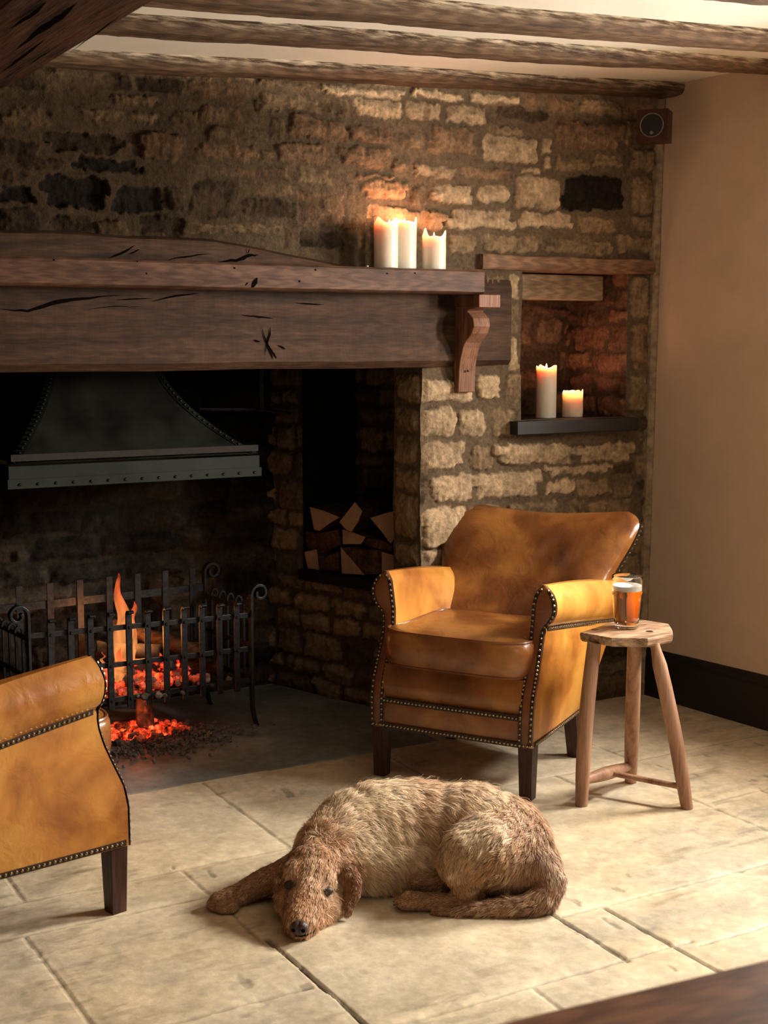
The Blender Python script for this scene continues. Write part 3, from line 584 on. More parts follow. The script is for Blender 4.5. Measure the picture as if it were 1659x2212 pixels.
for y in np.linspace(0.9, 3.80, 60):
    a = 0.006 * float(fbm(y * 2, 1.5, 3, 3)); b = 0.006 * float(fbm(y * 2, 6.5, 5, 3)); X0, X1, Z0, Z1 = 0.47, 0.838, 1.842, 2.14
    rings.append([(X0 + a, y, Z1), (X0 + b, y, Z0 + 0.03), (X0 + 0.03, y, Z0 + b), (X0 + 0.12, y, Z0 - 0.004 + a), (X0 + 0.135, y, Z0 + 0.012), (X0 + 0.15, y, Z0 - 0.002), (X1 - 0.1, y, Z0 + a * 0.5), (X1 - 0.022, y, Z0 + b), (X1, y, Z0 + 0.022 + a), (X1 + a, y, Z1)])
g.loft(rings, True, True); tag(g.build('ceiling_beam', M['beam']), 'massive dark brown oak ceiling beam crossing the top left corner', 'beam')

BEAM_OBJ = bpy.data.objects['ceiling_beam']
# ------------------------------------------------------------------ fireplace lintel beam, shelf, corbel
def crack(g, pts, wmax, nrm=(0, -1, 0), off=0.0008, depth=0.01):
    """a tapered split lying on the face of a timber"""
    P = [Vector(p) for p in pts]; n = Vector(nrm); A, B = [], []
    for i, p in enumerate(P):
        t = (P[min(i + 1, len(P) - 1)] - P[max(i - 1, 0)]).normalized(); s_ = t.cross(n).normalized(); w_ = 1.4 * wmax * math.sin(PI * (i + 0.15) / (len(P) - 0.7)) * (0.7 + 0.3 * random.random())
        A.append(p + s_ * w_ / 2 + n * off); B.append(p - s_ * w_ / 2 + n * off)
    g.grid([A, [p - n * (-off) for p in P] if False else B])
def crack_px(g, pix, y, wmax):
    g = Geo(); pts = []
    for i in range(len(pix) - 1):
        for t in np.linspace(0, 1, 5)[:-1]:
            a = np.array(pix[i]) * (1 - t) + np.array(pix[i + 1]) * t; pts.append(a + np.array([0, random.uniform(-1.2, 1.2)]))
    pts.append(np.array(pix[-1])); crack(g, [at(p[0], p[1], 1, y) for p in pts], wmax); g.build('timber_split', M['darkmark'], CRACK_PARENT[0])
BF = 3.772; CRACK_PARENT = [None]
for q, w_ in (([(36, 106), (85, 66), (128, 38), (168, 4)], 0.014), ([(0, 158), (48, 122), (100, 82)], 0.007), ([(20, 62), (70, 30), (100, 2)], 0.009), ([(150, 112), (215, 66), (262, 30)], 0.003), ([(60, 140), (110, 108)], 0.004)):
    P_ = []
    for i in range(len(q) - 1):
        for t in np.linspace(0, 1, 5)[:-1]: P_.append(at(q[i][0] + (q[i + 1][0] - q[i][0]) * t, q[i][1] + (q[i + 1][1] - q[i][1]) * t + random.uniform(-1.5, 1.5), 2, 1.8355))
    P_.append(at(*q[-1], 2, 1.8355)); g = Geo(); crack(g, P_, w_, (0, 0, -1)); g.build('timber_split', M['darkmark'], BEAM_OBJ)
g = Geo(); rings = []
topz = lambda x: 1.60 - 0.0 * x if x < 1.6 else 1.60 - 0.075 * min(1.0, (x - 1.6) / 0.5)
for x in np.linspace(0.62, 2.685, 110):
    w1 = 0.003 * float(fbm(x * 3, 2.2, 12, 3)); tz = topz(x) + 0.006 * float(fbm(x * 4, 1.1, 14, 3)); bz = 1.212 + 0.003 * float(fbm(x * 3, 5.0, 15, 2))
    if x > 2.42: tz = min(tz, 1.50 + 0.0 * x)
    f = BF + w1 + (0.022 * min(1, max(0, (x - 2.36) / 0.05)))
    rings.append([(x, YW + 0.24, tz), (x, YW - 0.006, tz), (x, f + 0.006, tz - 0.01), (x, f, tz - 0.03), (x, f, 1.40), (x, f + 0.001, 1.30), (x, f, bz + 0.022), (x, f + 0.02, bz), (x, YW + 0.1, bz), (x, YW + 0.24, bz)])
g.loft(rings, True, True)
lint = tag(g.build('fireplace_lintel', M['bress']), 'huge weathered oak lintel beam spanning the fireplace opening under the shelf', 'beam')
CRACK_PARENT[0] = lint
crack_px(g, [(0, 668), (60, 672), (110, 655), (170, 645), (262, 638)], BF - 0.0005, 0.009)
crack_px(g, [(250, 647), (330, 645)], BF - 0.0005, 0.004); crack_px(g, [(325, 652), (380, 640), (430, 634)], BF - 0.0005, 0.005)
crack_px(g, [(190, 668), (250, 662), (310, 663)], BF - 0.0005, 0.002)
for q in ([(565, 705), (570, 725), (577, 742), (588, 770), (590, 778)], [(584, 704), (583, 722), (577, 740), (572, 768)], [(577, 742), (592, 765), (598, 776)], [(600, 746), (617, 754)], [(520, 680), (560, 684), (590, 688)], [(640, 655), (700, 658)], [(548, 734), (562, 738)]):
    crack_px(g, q, BF - 0.0005, 0.0045)
crack_px(g, [(235, 558), (265, 545), (292, 530)], BF - 0.0005, 0.006); crack_px(g, [(277, 549), (302, 539)], BF - 0.0005, 0.004)
crack_px(g, [(355, 562), (400, 554), (455, 548)], BF - 0.0005, 0.004); crack_px(g, [(470, 566), (510, 562), (540, 552), (560, 551)], BF - 0.0005, 0.008); crack_px(g, [(534, 548), (540, 536)], BF - 0.0005, 0.003)
SF = 3.652
g = Geo(); rings = []
for x in np.linspace(0.62, 2.478, 80):
    a = 0.0022 * float(fbm(x * 5, 2, 17, 3)); b = 0.003 * float(fbm(x * 4, 7, 18, 3))
    rings.append([(x, 3.80, 1.52), (x, SF + 0.006, 1.521 + a), (x, SF, 1.515 + a), (x, SF + b * 0.5, 1.48), (x, SF, 1.452 + b), (x, SF + 0.012, 1.444 + b), (x, 3.80, 1.446)])
g.loft(rings, True, True)
sh = tag(g.build('mantel_shelf', M['shelf']), 'thick reddish oak mantel shelf projecting above the fireplace', 'shelf')
CRACK_PARENT[0] = sh; crack_px(g, [(543, 622), (550, 612), (556, 600)], SF - 0.0005, 0.012); crack_px(g, [(530, 618), (536, 610)], SF - 0.0005, 0.003)
for q in ((115, 560), (295, 563), (315, 590), (505, 578), (835, 590), (680, 582), (895, 588), (645, 606)): crack_px(g, [q, (q[0] + 3, q[1] + 3)], SF - 0.0005, 0.004)
cp = [(1.444, .118), (1.402, .118), (1.398, .083), (1.392, .072), (1.385, .085), (1.370, .106), (1.345, .112), (1.322, .100), (1.305, .078), (1.292, .062), (1.275, .05), (1.24, .036), (1.20, .028), (1.13, .025)]
cp = [(z, 3.80 - p) for z, p in cp]
def corb(x0, x1, prof, g):
    n = len(prof); vs = [(x0, y, z) for z, y in prof] + [(x0, YW - 0.008, z) for z, y in prof]
    L = [(x, y, z) for z, y in prof for x in (x0,)]
    R = [[(x, y, z) for z, y in prof] + [(x, 3.805, prof[-1][0]), (x, 3.805, prof[0][0])] for x in (x0, x1)]
    g.loft(R, True, True)
g = Geo(); corb(2.462, 2.526, cp, g)
co = tag(g.build('shelf_corbel', M['corbel'], bevel=0.0025, smooth=False), 'carved S-shaped oak bracket under the right end of the mantel shelf', 'bracket')
g = Geo(); g.box((2.458, 3.652, 1.404), (2.540, 3.80, 1.4445)); g.build('top_block', M['corbel'], co, smooth=False, bevel=0.002)
g = Geo(); g.lathe([(0.004, 0), (0.004, 0.004), (0.001, 0.005)], (0, 0, 0), 10)
o = g.build('screw', M['iron'], co); o.location = (2.492, 3.765, 1.20); o.rotation_euler = (PI / 2, 0, 0)

# niche timbers and shelf
g = Geo(); rings = [[(x, 3.90, z1), (x, YW - 0.016, z1 - 0.003), (x, YW - 0.02, z1 - 0.01), (x, YW - 0.02, z0 + 0.008), (x, YW - 0.014, z0), (x, 3.90, z0)] for x in np.linspace(2.565, 3.312, 20) for z1, z0 in [(1.584 + 0.002 * math.sin(x * 20), 1.533)]]
g.loft(rings, True, True); tag(g.build('niche_lintel', M['lintel'], bevel=0.001), 'long brown oak plank set flush in the stone above the niche', 'lintel')
g = Geo(); g.box((2.70, 3.90, 1.442), (3.160, 4.0, 1.528)); tag(g.build('inner_lintel', M['palewood'], bevel=0.004, smooth=False), 'short pale oak block inside the top of the candle niche', 'lintel')
g = Geo(); g.box((2.685, 3.752, 0.983), (3.212, 3.80, 1.028)); g.box((NX0 + 0.002, 3.79, 0.99), (NX1 - 0.002, NY - 0.02, 1.0279)); NS = 1.028
tag(g.build('niche_shelf', M['black'], bevel=0.002, smooth=False), 'glossy black painted shelf board in the stone niche', 'shelf')

# ------------------------------------------------------------------ ledge plank and stacked firewood
a0 = splay(645, 1237, 0.03); a1 = splay(860, 1250, 0.03)
g = Geo(); s0, s1 = -0.02, a0[0]
R = []
for s_ in (s1, s0):
    q = P0 + SE * s_
    R.append([tuple((q + SN * o_)[:2]) + (z,) for o_, z in ((0.035, LEDGE_Z + 0.002), (0.035, LEDGE_Z + 0.040), (-0.30, LEDGE_Z + 0.040), (-0.30, LEDGE_Z + 0.002))])
g.loft(R, True, True); tag(g.build('ledge_plank', M['charwood'], bevel=0.003, smooth=False), 'blackened plank under the log stack in the fireplace alcove', 'plank')
LOGS = [([(668,1093),(700,1102),(736,1117),(712,1132),(690,1148),(678,1145)], 0.02, 0, 'pale wedge-shaped split log, top left of the alcove stack'),
 ([(732,1128),(768,1082),(785,1103),(774,1130),(760,1150),(748,1146)], 0.03, 0, 'pale split log standing on edge, highest of the alcove stack'),
 ([(798,1118),(830,1108),(862,1100),(866,1140),(845,1178),(825,1150)], 0.01, 0, 'cracked triangular split log, top right of the alcove stack'),
 ([(655,1146),(685,1151),(735,1142),(738,1176),(712,1188),(690,1200),(662,1182)], 0.0, 1, 'dark brown log lying under the pale wedge log'),
 ([(739,1142),(765,1150),(792,1160),(782,1176),(740,1176)], 0.015, 0, 'flat pale split log below the highest log'),
 ([(657,1191),(686,1185),(691,1236),(665,1236)], 0.02, 0, 'small pale block of firewood, bottom left of the alcove stack'),
 ([(692,1208),(733,1190),(734,1240),(694,1238)], 0.005, 1, 'dark brown log in the bottom row beside the pale block'),
 ([(736,1180),(765,1182),(818,1190),(822,1241),(790,1243),(738,1241)], 0.02, 2, 'split log with a pale diagonal cut face in the middle of the bottom row'),
 ([(824,1190),(856,1200),(866,1232),(862,1244),(824,1243)], 0.012, 0, 'pale log at the right end of the bottom row'),
 ([(782,1160),(822,1165),(852,1180),(845,1192),(792,1180)], 0.0, 1, 'dark barked log wedged between the rows on the right')]
for k, (poly, off, dark, lab) in enumerate(LOGS):
    pts = [at_plane(x, y, P0 + SN * (off - 0.02), SN) for x, y in poly]
    pts = [np.array([p[0], p[1], max(p[2], LEDGE_Z + 0.041)]) for p in pts]
    c = sum(pts) / len(pts); g = Geo()
    pts = [c + (p - c) * 0.955 for p in pts]; fr = [tuple(c + (p - c) * 0.985 + SN * 0.002) for p in pts]; R = [fr]
    for d_ in (0.0, 0.09, 0.18, 0.26): R.append([tuple(p - SN * d_ + np.array([0, 0, 0.002 * (vn(d_ * 30 + i, k, 3))])) for i, p in enumerate(pts)])
    g.loft(R, True, True); me_o = g.build('firewood_log', [M['bark'], M['cutwood']], smooth=False)
    for p in me_o.data.polygons:
        p.material_index = 1 if abs(Vector(p.normal).dot(Vector(SN))) > 0.8 and dark != 1 else 0
    if dark == 2:
        mid = Vector((np.array(pts[0]) + 0) ); q3 = Vector(pts[4]); q0 = Vector(pts[0])
        g2 = Geo(); off_ = Vector(SN) * 0.004; g2.add([Vector(pts[0]) + off_, Vector(pts[4]) + off_, Vector(pts[5]) + off_], [(0, 1, 2)]); g2.build('cut_face', M['cutwood'], me_o, smooth=False)
        for p in me_o.data.polygons: p.material_index = 0
    tag(me_o, lab, 'log', 'split logs stacked in the alcove')

# ------------------------------------------------------------------ steel smoke hood
root = empty('smoke_hood', (1.44, 4.25, 0.87)); tag(root, 'riveted dark steel smoke hood hanging over the fire', 'smoke hood')
def hood_pt(p): return (p[0] - 1.44, p[1] - 4.25, p[2] - 0.87)
HYf, HYb, HX0, HX1_ = 4.02, 4.56, 1.045, 1.855
def hring(x0, x1, y0, y1, z): return [hood_pt(q) for q in ((x0, y0, z), (x1, y0, z), (x1, y1, z), (x0, y1, z))]
g = Geo(); g.loft([hring(HX0, HX1_, HYf, HYb, 0.885), hring(HX0, HX1_, HYf, HYb, 0.930), hring(HX0 + 0.012, HX1_ - 0.012, HYf + 0.012, HYb - 0.012, 0.930), hring(HX0 + 0.012, HX1_ - 0.012, HYf + 0.012, HYb - 0.012, 0.875)], False); g.build('rim_band', M['hoodrim'], root, smooth=False)
g = Geo(); g.loft([hring(HX0 - 0.005, HX1_ + 0.005, HYf - 0.005, HYb, 0.864), hring(HX0 - 0.005, HX1_ + 0.005, HYf - 0.005, HYb, 0.892), hring(HX0 + 0.006, HX1_ - 0.006, HYf + 0.006, HYb - 0.01, 0.892), hring(HX0 + 0.006, HX1_ - 0.006, HYf + 0.006, HYb - 0.01, 0.864)], False)
g.build('lower_strip', M['hoodrim'], root, smooth=False)
def rivet(p, parent, mat, r=0.0055, n=(0, -1, 0)):
    g = Geo(); g.nail(p, n, r); return g.build('rivet', mat, parent)
for x in np.linspace(HX0 + 0.03, HX1_ - 0.02, 15): rivet(hood_pt((x, HYf - 0.005, 0.876)), root, M['iron'])
R = []; crease = []
for t in np.linspace(0, 1, 14):
    q = 1 - (1 - t) ** 1.9; z = 0.935 + t * 0.33
    x0 = HX0 + 0.03 + 0.155 * q + 0.03 * t; x1 = HX1_ - 0.02 - 0.255 * q - 0.03 * t; y0 = HYf + 0.02 + 0.16 * q; R.append(hring(x0, x1, y0, HYb - 0.02, z)); crease.append((x0, x1, y0, z))
R.append(hring(crease[-1][0], crease[-1][1], crease[-1][2], HYb - 0.02, 1.7))
g = Geo(); g.loft(R, False); g.build('canopy', M['hood'], root, smooth=False)
for side in (0, 1):
    g = Geo(); sg = -1 if side == 0 else 1; A = [Vector(hood_pt((c[side], c[2] - 0.004, c[3]))) for c in crease]; B = [p + Vector((sg * 0.004 - sg * 0.0, 0.0, 0)) for p in A]
    C_ = [p + Vector((-sg * 0.0, 0, 0)) for p in A]; out = [p + Vector((sg * 0.028, 0.010, 0)) for p in A]
    g.grid([A, out]); g.grid([[p + Vector((0, 0.004, 0)) for p in A], [p + Vector((0, 0.004, 0)) for p in out]]); g.grid([A, [p + Vector((0, 0.004, 0)) for p in A]]); g.build('corner_strip', M['hood'], root, smooth=False)
    for i in range(len(A) - 1):
        for t in (0.25, 0.75): rivet(A[i].lerp(A[i + 1], t) + Vector((sg * 0.014, 0.001, 0)), root, M['iron'])
g = Geo(); c = crease[0]; g.box(hood_pt((c[0] - 0.02, c[2] - 0.012, 0.944)), hood_pt((c[1] + 0.02, c[2] - 0.006, 0.964))); g.build('canopy_strap', simple('rusty_strap', (0.020, 0.014, 0.010), 0.8, metal=0.0), root, smooth=False)

g = Geo(); p = at(565, 885, 1, 4.42); a = at(430, 884, 1, 4.42); b = at(628, 893, 1, 4.42)
root = empty('pot_crane', tuple(p)); tag(root, 'black iron pot crane hanging at the back right of the fireplace', 'pot crane')
g = Geo(); g.box((-0.008, -0.004, 0.0), (0.008, 0.004, 0.62)); g.build('hanger', M['iron'], root, smooth=False)
g = Geo(); g.tube([tuple(a - p + np.array([0, 0, 0])), (0, 0, 0), tuple(b - p)], 0.006, 8); g.build('cross_bar', M['iron'], root)

# ------------------------------------------------------------------ iron fire basket
GA = math.radians(90 - 84.6); groot = empty('fire_basket', (1.869, 4.132, 0.0), GA)
tag(groot, 'wrought iron fire basket with scroll-topped posts holding the burning logs', 'fire grate')
GW, GD = 0.775, 0.33
def flat_bar(g, pts, wdir, w_, t_):
    pts = [Vector(p) for p in pts]; wd = Vector(wdir).normalized(); R = []
    for i, p in enumerate(pts):
        t = (pts[min(i + 1, len(pts) - 1)] - pts[max(i - 1, 0)]).normalized(); nn = t.cross(wd).normalized()
        R.append([p + wd * w_ / 2 + nn * t_ / 2, p - wd * w_ / 2 + nn * t_ / 2, p - wd * w_ / 2 - nn * t_ / 2, p + wd * w_ / 2 - nn * t_ / 2])
    g.loft(R, True, True)
def scroll_post(x, y, h, sg, foot=True):
    pts = [(x + sg * 0.018, y, 0.0), (x + sg * 0.010, y, 0.02), (x + sg * 0.002, y, 0.06), (x, y, 0.12)] if foot else [(x, y, 0.0), (x, y, 0.12)]
    for z in np.linspace(0.18, h, 6): pts.append((x, y, z))
    r = 0.032; c = (x + sg * r, h)
    for k in range(1, 20):
        a = PI - sg * 0 - k * 0.36; rr = r * (1 - k * 0.034)
        pts.append((x + sg * (r + rr * math.cos(PI - k * 0.36)), y, h + rr * math.sin(PI - k * 0.36)))
    g = Geo(); flat_bar(g, pts, (0, 1, 0), 0.022, 0.009); return g
scroll_post(0.0, 0.0, 0.455, 1).build('post', M['iron'], groot, smooth=False, bevel=0.0015)
scroll_post(-GW, 0.0, 0.475, -1).build('post', M['iron'], groot, smooth=False, bevel=0.0015)
scroll_post(0.0, GD, 0.485, 1).build('post', M['iron'], groot, smooth=False, bevel=0.0015)
scroll_post(-GW, GD, 0.50, -1).build('post', M['iron'], groot, smooth=False, bevel=0.0015)
for z0, z1 in ((0.383, 0.408), (0.268, 0.288), (0.160, 0.172)):
    g = Geo(); flat_bar(g, [(-GW, 0.004, z1), (0, 0.004, z0)], (0, 0, 1), 0.017, 0.007); g.build('front_rail', M['iron'], groot, smooth=False, bevel=0.001)
for k in range(11):
    x = -0.707 + k * 0.0648; tl = 0.452 - 0.0016 * k + random.uniform(-0.004, 0.004); lo = 0.148 - 0.0012 * k
    g = Geo(); flat_bar(g, [(x, -0.006, lo - 0.006), (x, -0.006, 0.2), (x, -0.006, tl - 0.02), (x, -0.007, tl - 0.006), (x, -0.012, tl), (x, -0.020, tl + 0.001), (x, -0.026, tl - 0.004)], (1, 0, 0), 0.0205, 0.009)
    b = g.build('front_bar', M['iron'], groot, smooth=False, bevel=0.0018)
    for z0, z1 in ((0.383, 0.408), (0.268, 0.288), (0.160, 0.172)): rivet((x, -0.0105, z0 + (z1 - z0) * (-x / GW)), b, M['iron'], 0.006)
for z in (0.43, 0.17):
    g = Geo(); flat_bar(g, [(-GW, GD, z + 0.005), (0, GD, z)], (0, 0, 1), 0.026, 0.007); g.build('back_rail', M['iron'], groot, smooth=False)
for k in range(7):
    x = -0.68 + k * 0.105; g = Geo(); flat_bar(g, [(x, GD - 0.006, 0.10), (x, GD - 0.006, 0.505)], (1, 0, 0), 0.022, 0.006); g.build('back_bar', M['iron'], groot, smooth=False)
for sx in (0.0, -GW):
    for z in (0.40, 0.28, 0.165):
        g = Geo(); flat_bar(g, [(sx, 0, z), (sx, GD, z)], (0, 0, 1), 0.016, 0.006); g.build('side_rail', M['iron'], groot, smooth=False)
    for k in range(5):
        y = 0.05 + k * 0.057; g = Geo(); sgn = 1 if sx == 0 else -1
        pts = [(sx, y, 0.15), (sx, y, 0.41)] + [(sx + sgn * (0.012 - 0.012 * math.cos(t)), y, 0.41 + 0.022 * math.sin(t)) for t in (0.6, 1.2, 1.8, 2.4, 3.0)]
        flat_bar(g, pts, (0, 1, 0), 0.010, 0.006); g.build('side_bar', M['iron'], groot, smooth=False)
g = Geo()
for k in range(9): flat_bar(g, [(-GW + 0.04 + k * 0.087, 0.01, 0.152), (-GW + 0.04 + k * 0.087, GD, 0.152)], (1, 0, 0), 0.016, 0.008)
g.build('bottom_grid', M['iron'], groot, smooth=False)
GM = Matrix.Translation((1.869, 4.132, 0)) @ Matrix.Rotation(GA, 4, 'Z')
def gp(x, y, z): return GM @ Vector((x, y, z))
def burn_log(a, b, r, mat, label, heat=1.0, seed=0, ends=True):
    a, b = gp(*a), gp(*b); g = Geo(); n = 12; pts = [a.lerp(b, i / n) for i in range(n + 1)]; rs = [r * (1 + 0.16 * float(vn(i * 0.8, seed, 4))) for i in range(n + 1)]
    g.tube(pts, rs, 10, cap=True); nv = len(g.v)
    g.v = [(p[0] + 0.006 * float(vn(p[0] * 60, p[2] * 60, seed)), p[1], p[2] + 0.006 * float(vn(p[0] * 50 + 9, p[1] * 60, seed + 1))) for p in g.v]
    g.attr['glow'] = [heat] * nv
    tag(g.build('burning_log' if mat == 'burnlog' else 'fresh_log', M[mat]), label, 'log')
burn_log((-0.55, 0.10, 0.205), (-0.25, 0.20, 0.215), 0.036, 'burnlog', 'white-ashed glowing log low across the middle of the fire basket', 1.0, 1)
burn_log((-0.62, 0.22, 0.20), (-0.40, 0.08, 0.195), 0.032, 'burnlog', 'charred black and red log at the left of the fire', 0.9, 2)
burn_log((-0.42, 0.18, 0.25), (-0.22, 0.12, 0.21), 0.034, 'burnlog', 'red-hot log glowing in the heart of the fire', 1.6, 3)
burn_log((-0.40, 0.24, 0.36), (-0.14, 0.10, 0.255), 0.025, 'bark', 'unburnt split log leaning across the fire towards the right', 0, 4)
burn_log((-0.47, 0.20, 0.29), (-0.29, 0.10, 0.275), 0.024, 'burnlog', 'charred log lying above the glowing logs', 0, 5)
burn_log((-0.20, 0.20, 0.19), (-0.05, 0.12, 0.19), 0.030, 'bark', 'blackened log at the right end of the fire basket', 0, 6)
# embers: nobody could count them
def chunks(name, mat, n, cx, cy, sx, sy, z0, zh, heatfn, label, seed, kind='stuff', rmin=0.006, rmax=0.016):
    rs = np.random.RandomState(seed); g = Geo(); heat = []
    for k in range(n):
        a = rs.normal(0, 0.5); b = rs.normal(0, 0.5)
        if abs(a) > 1.4 or abs(b) > 1.4: continue
        x = cx + a * sx; y = cy + b * sy; hh = zh * max(0, 1 - (a * a + b * b) * 0.7); r = rs.uniform(rmin, rmax)
        c = gp(x, y, z0 + r * 0.5 + hh * rs.rand()); b0 = len(g.v)
        rot = Matrix.Rotation(rs.uniform(0, 6), 3, 'X') @ Matrix.Rotation(rs.uniform(0, 6), 3, 'Z')
        g.ball(c, r, 5, 4, (1, rs.uniform(0.6, 1), rs.uniform(0.5, 0.9)), rot); hv = heatfn(a, b, rs); heat += [hv] * (len(g.v) - b0)
    g.attr['glow'] = heat; o = g.build(name, M[mat], smooth=False); tag(o, label, 'embers', None, kind); return o
chunks('embers', 'ember', 620, -0.40, 0.10, 0.20, 0.12, 0.0, 0.035, lambda a, b, r: max(0.0, 1.5 - 1.3 * (a * a + b * b * 0.8) - (0.9 if b < -0.55 else 0)) * r.uniform(0.3, 1.3) * (1 if r.rand() < 0.85 else 0), 'bed of glowing red embers fallen on the hearth under the fire basket', 5)
chunks('ember_bed', 'ember', 380, -0.39, 0.14, 0.26, 0.13, 0.16, 0.05, lambda a, b, r: max(0.0, 1.25 - 0.9 * (a * a + b * b)) * r.uniform(0.1, 1.2), 'glowing coals heaped among the logs inside the fire basket', 8, rmin=0.008, rmax=0.02)
g = chunks('ash_heap', 'ash', 420, -0.36, -0.02, 0.32, 0.14, 0.0, 0.008, lambda a, b, r: 0.0, 'grey ash and cinders scattered in front of the embers', 6, rmin=0.003, rmax=0.011); g['category'] = 'ash'
# half-burnt billet standing in the embers below the basket
g = Geo(); a = at(318, 1590, 1, 4.17); R = []
for z, s_ in ((0.0, 1.0), (0.05, 1.0), (0.10, 0.96), (0.145, 0.9)): R.append([(a[0] + x * s_, 4.19 + y * s_, z) for x, y in ((-0.03, -0.012), (-0.004, -0.022), (0.03, -0.010), (0.026, 0.018), (-0.024, 0.02))])
g.loft(R, True, True); g.attr['glow'] = [0.12] * len(g.v); tag(g.build('charred_billet', M['burnlog'], smooth=False), 'charred stub of wood standing upright in the embers under the basket', 'log')
# flames
def flame(base, path, rad, label, seed, parent=None):
    g = Geo(); n = 26; R = []; t_at = []
    for i in range(n):
        t = i / (n - 1); p = Vector(base)
        xs = [q[1] for q in path]; zs = [q[2] for q in path]; ts = [q[0] for q in path]; rr = [q[3] for q in path]
        x = float(np.interp(t, ts, xs)) + 0.004 * math.sin(t * 14 + seed); z = float(np.interp(t, ts, zs)); r = float(np.interp(t, ts, rr)) * (1 + 0.12 * math.sin(t * 19 + seed * 2))
        c = Vector(base) + Vector((x, 0.006 * math.sin(t * 9 + seed), z)); ring = []
        for k in range(12):
            a = 2 * PI * k / 12; q = r * (1 + 0.15 * math.sin(3 * a + t * 7 + seed)); ring.append(c + Vector((math.cos(a) * q, math.sin(a) * q * 0.6, 0)))
        R.append(ring); t_at += [t] * 12
    g.loft(R, True, True); g.attr['along'] = t_at
    o = g.build('flame', M['flame'], parent); 
    if label: tag(o, label, 'flame', 'flames of the log fire')
    return o
def gpx(px, py, dep=0.10): 
    n = GM.to_3x3() @ Vector((0, 1, 0)); o_ = gp(0, dep, 0); return at_plane(px, py, o_, n)
def flame_px(pix, label, seed, dep=0.12):
    p0 = gpx(pix[0][0], pix[0][1], dep); path = []
    for i, (x, y, wpx) in enumerate(pix):
        p = gpx(x, y, dep); path.append((i / (len(pix) - 1), float((p - p0) @ np.array([math.cos(GA), math.sin(GA), 0])), float(p[2] - p0[2]), wpx / 650.0))
    return flame(p0, path, 1, label, seed)
flame_px([(262, 1455, 16), (262, 1420, 20), (264, 1380, 20), (268, 1345, 19), (265, 1315, 13), (258, 1285, 7.5), (255, 1255, 4.5), (254, 1238, 0.8)], 'tallest orange flame rising above the fire basket', 1)
flame_px([(286, 1440, 6), (288, 1410, 8), (285, 1380, 10), (282, 1345, 14), (287, 1320, 7), (289, 1298, 0.6)], 'short forked flame beside the tallest flame', 2, 0.16)
flame_px([(287, 1430, 5), (286, 1405, 6.5), (282, 1380, 4), (277, 1355, 0.6)], 'thin bright flame licking the right side of the fire', 3, 0.07)
flame_px([(222, 1445, 2.5), (222, 1425, 3.5), (223, 1408, 0.5)], 'tiny flame at the left between two bars of the basket', 4, 0.06)
flame_px([(258, 1470, 9), (255, 1455, 12), (257, 1430, 10), (262, 1400, 0.8)], 'low broad flame at the foot of the fire', 5, 0.05)
point('fire_glow', tuple(gp(-0.38, 0.12, 0.34)), 2.4, (1.0, 0.36, 0.10), 0.05)
point('ember_glow', tuple(gp(-0.40, 0.06, 0.09)), 0.35, (1.0, 0.16, 0.04), 0.04)

# ------------------------------------------------------------------ leather armchairs
_TC = {}
def lerp_tab(z, T):
    k = tuple(T)
    if k not in _TC:
        xs = [a for a, b in T]; X = np.linspace(xs[0], xs[-1], 400); Y = np.interp(X, xs, [b for a, b in T]); n_ = 13
        Yp = np.pad(Y, n_, mode='reflect', reflect_type='odd'); _TC[k] = (X, np.convolve(np.convolve(Yp, np.ones(n_) / n_, 'same'), np.ones(7) / 7, 'same')[n_:-n_])
    return float(np.interp(z, *_TC[k]))
YFR = [(0.157, 0.024), (0.25, 0.022), (0.30, 0.012), (0.35, -0.012), (0.40, -0.034), (0.45, -0.050), (0.50, -0.054), (0.56, -0.050), (0.60, -0.058), (0.63, -0.074)]
def yrear(z): return -0.435 - 0.50 * (z - 0.157)
OUTF = [(0.157, 0.260), (0.25, 0.263), (0.35, 0.262), (0.42, 0.260), (0.47, 0.262), (0.492, 0.268), (0.506, 0.284), (0.532, 0.298), (0.560, 0.299), (0.585, 0.290), (0.602, 0.274), (0.611, 0.258), (0.627, 0.256)]
INF = [(0.157, 0.214), (0.30, 0.214), (0.42, 0.214), (0.50, 0.217), (0.555, 0.222), (0.585, 0.228), (0.602, 0.238), (0.611, 0.250), (0.627, 0.252)]
OUTR = [(0.157, 0.240), (0.30, 0.285), (0.40, 0.305), (0.47, 0.315), (0.50, 0.318), (0.515, 0.326), (0.545, 0.335), (0.575, 0.336), (0.600, 0.328), (0.618, 0.312), (0.627, 0.296)]
INR = [(0.157, 0.13), (0.42, 0.12), (0.54, 0.155), (0.59, 0.20), (0.627, 0.26)]
def arm_section(t, sx):
    zo = [0.157, 0.20, 0.25, 0.30, 0.35, 0.40, 0.44, 0.465, 0.480, 0.490, 0.497, 0.507, 0.52, 0.533, 0.547, 0.561, 0.575, 0.588, 0.598, 0.606, 0.611]
    zi = [0.611, 0.606, 0.600, 0.592, 0.581, 0.57, 0.54, 0.50, 0.46, 0.42, 0.36, 0.30, 0.22, 0.157]; out = []
    for z in zo + zi[1:]: pass
    tt = min(1, max(0, t)); e = tt ** 1.3
    def P(z, side):
        F_, R_ = (OUTF, OUTR) if side else (INF, INR)
        ee = e if side else tt ** 2.6; x = lerp_tab(z, F_) * (1 - ee) + lerp_tab(z, R_) * ee; yf = lerp_tab(z, YFR); y = yf * (1 - t) + yrear(z) * t
        rr = 0.0
        if side and 0.480 < z < 0.500: x -= 0.006
        dz = -0.068 * tt * max(0, min(1, (z - 0.40) / 0.09)) ; zz = z + dz + 0.003 * math.sin(t * 5) * (z > 0.45)
        return (sx * x, y, zz)
    return [P(z, 1) for z in zo] + [P(z, 0) for z in zi]
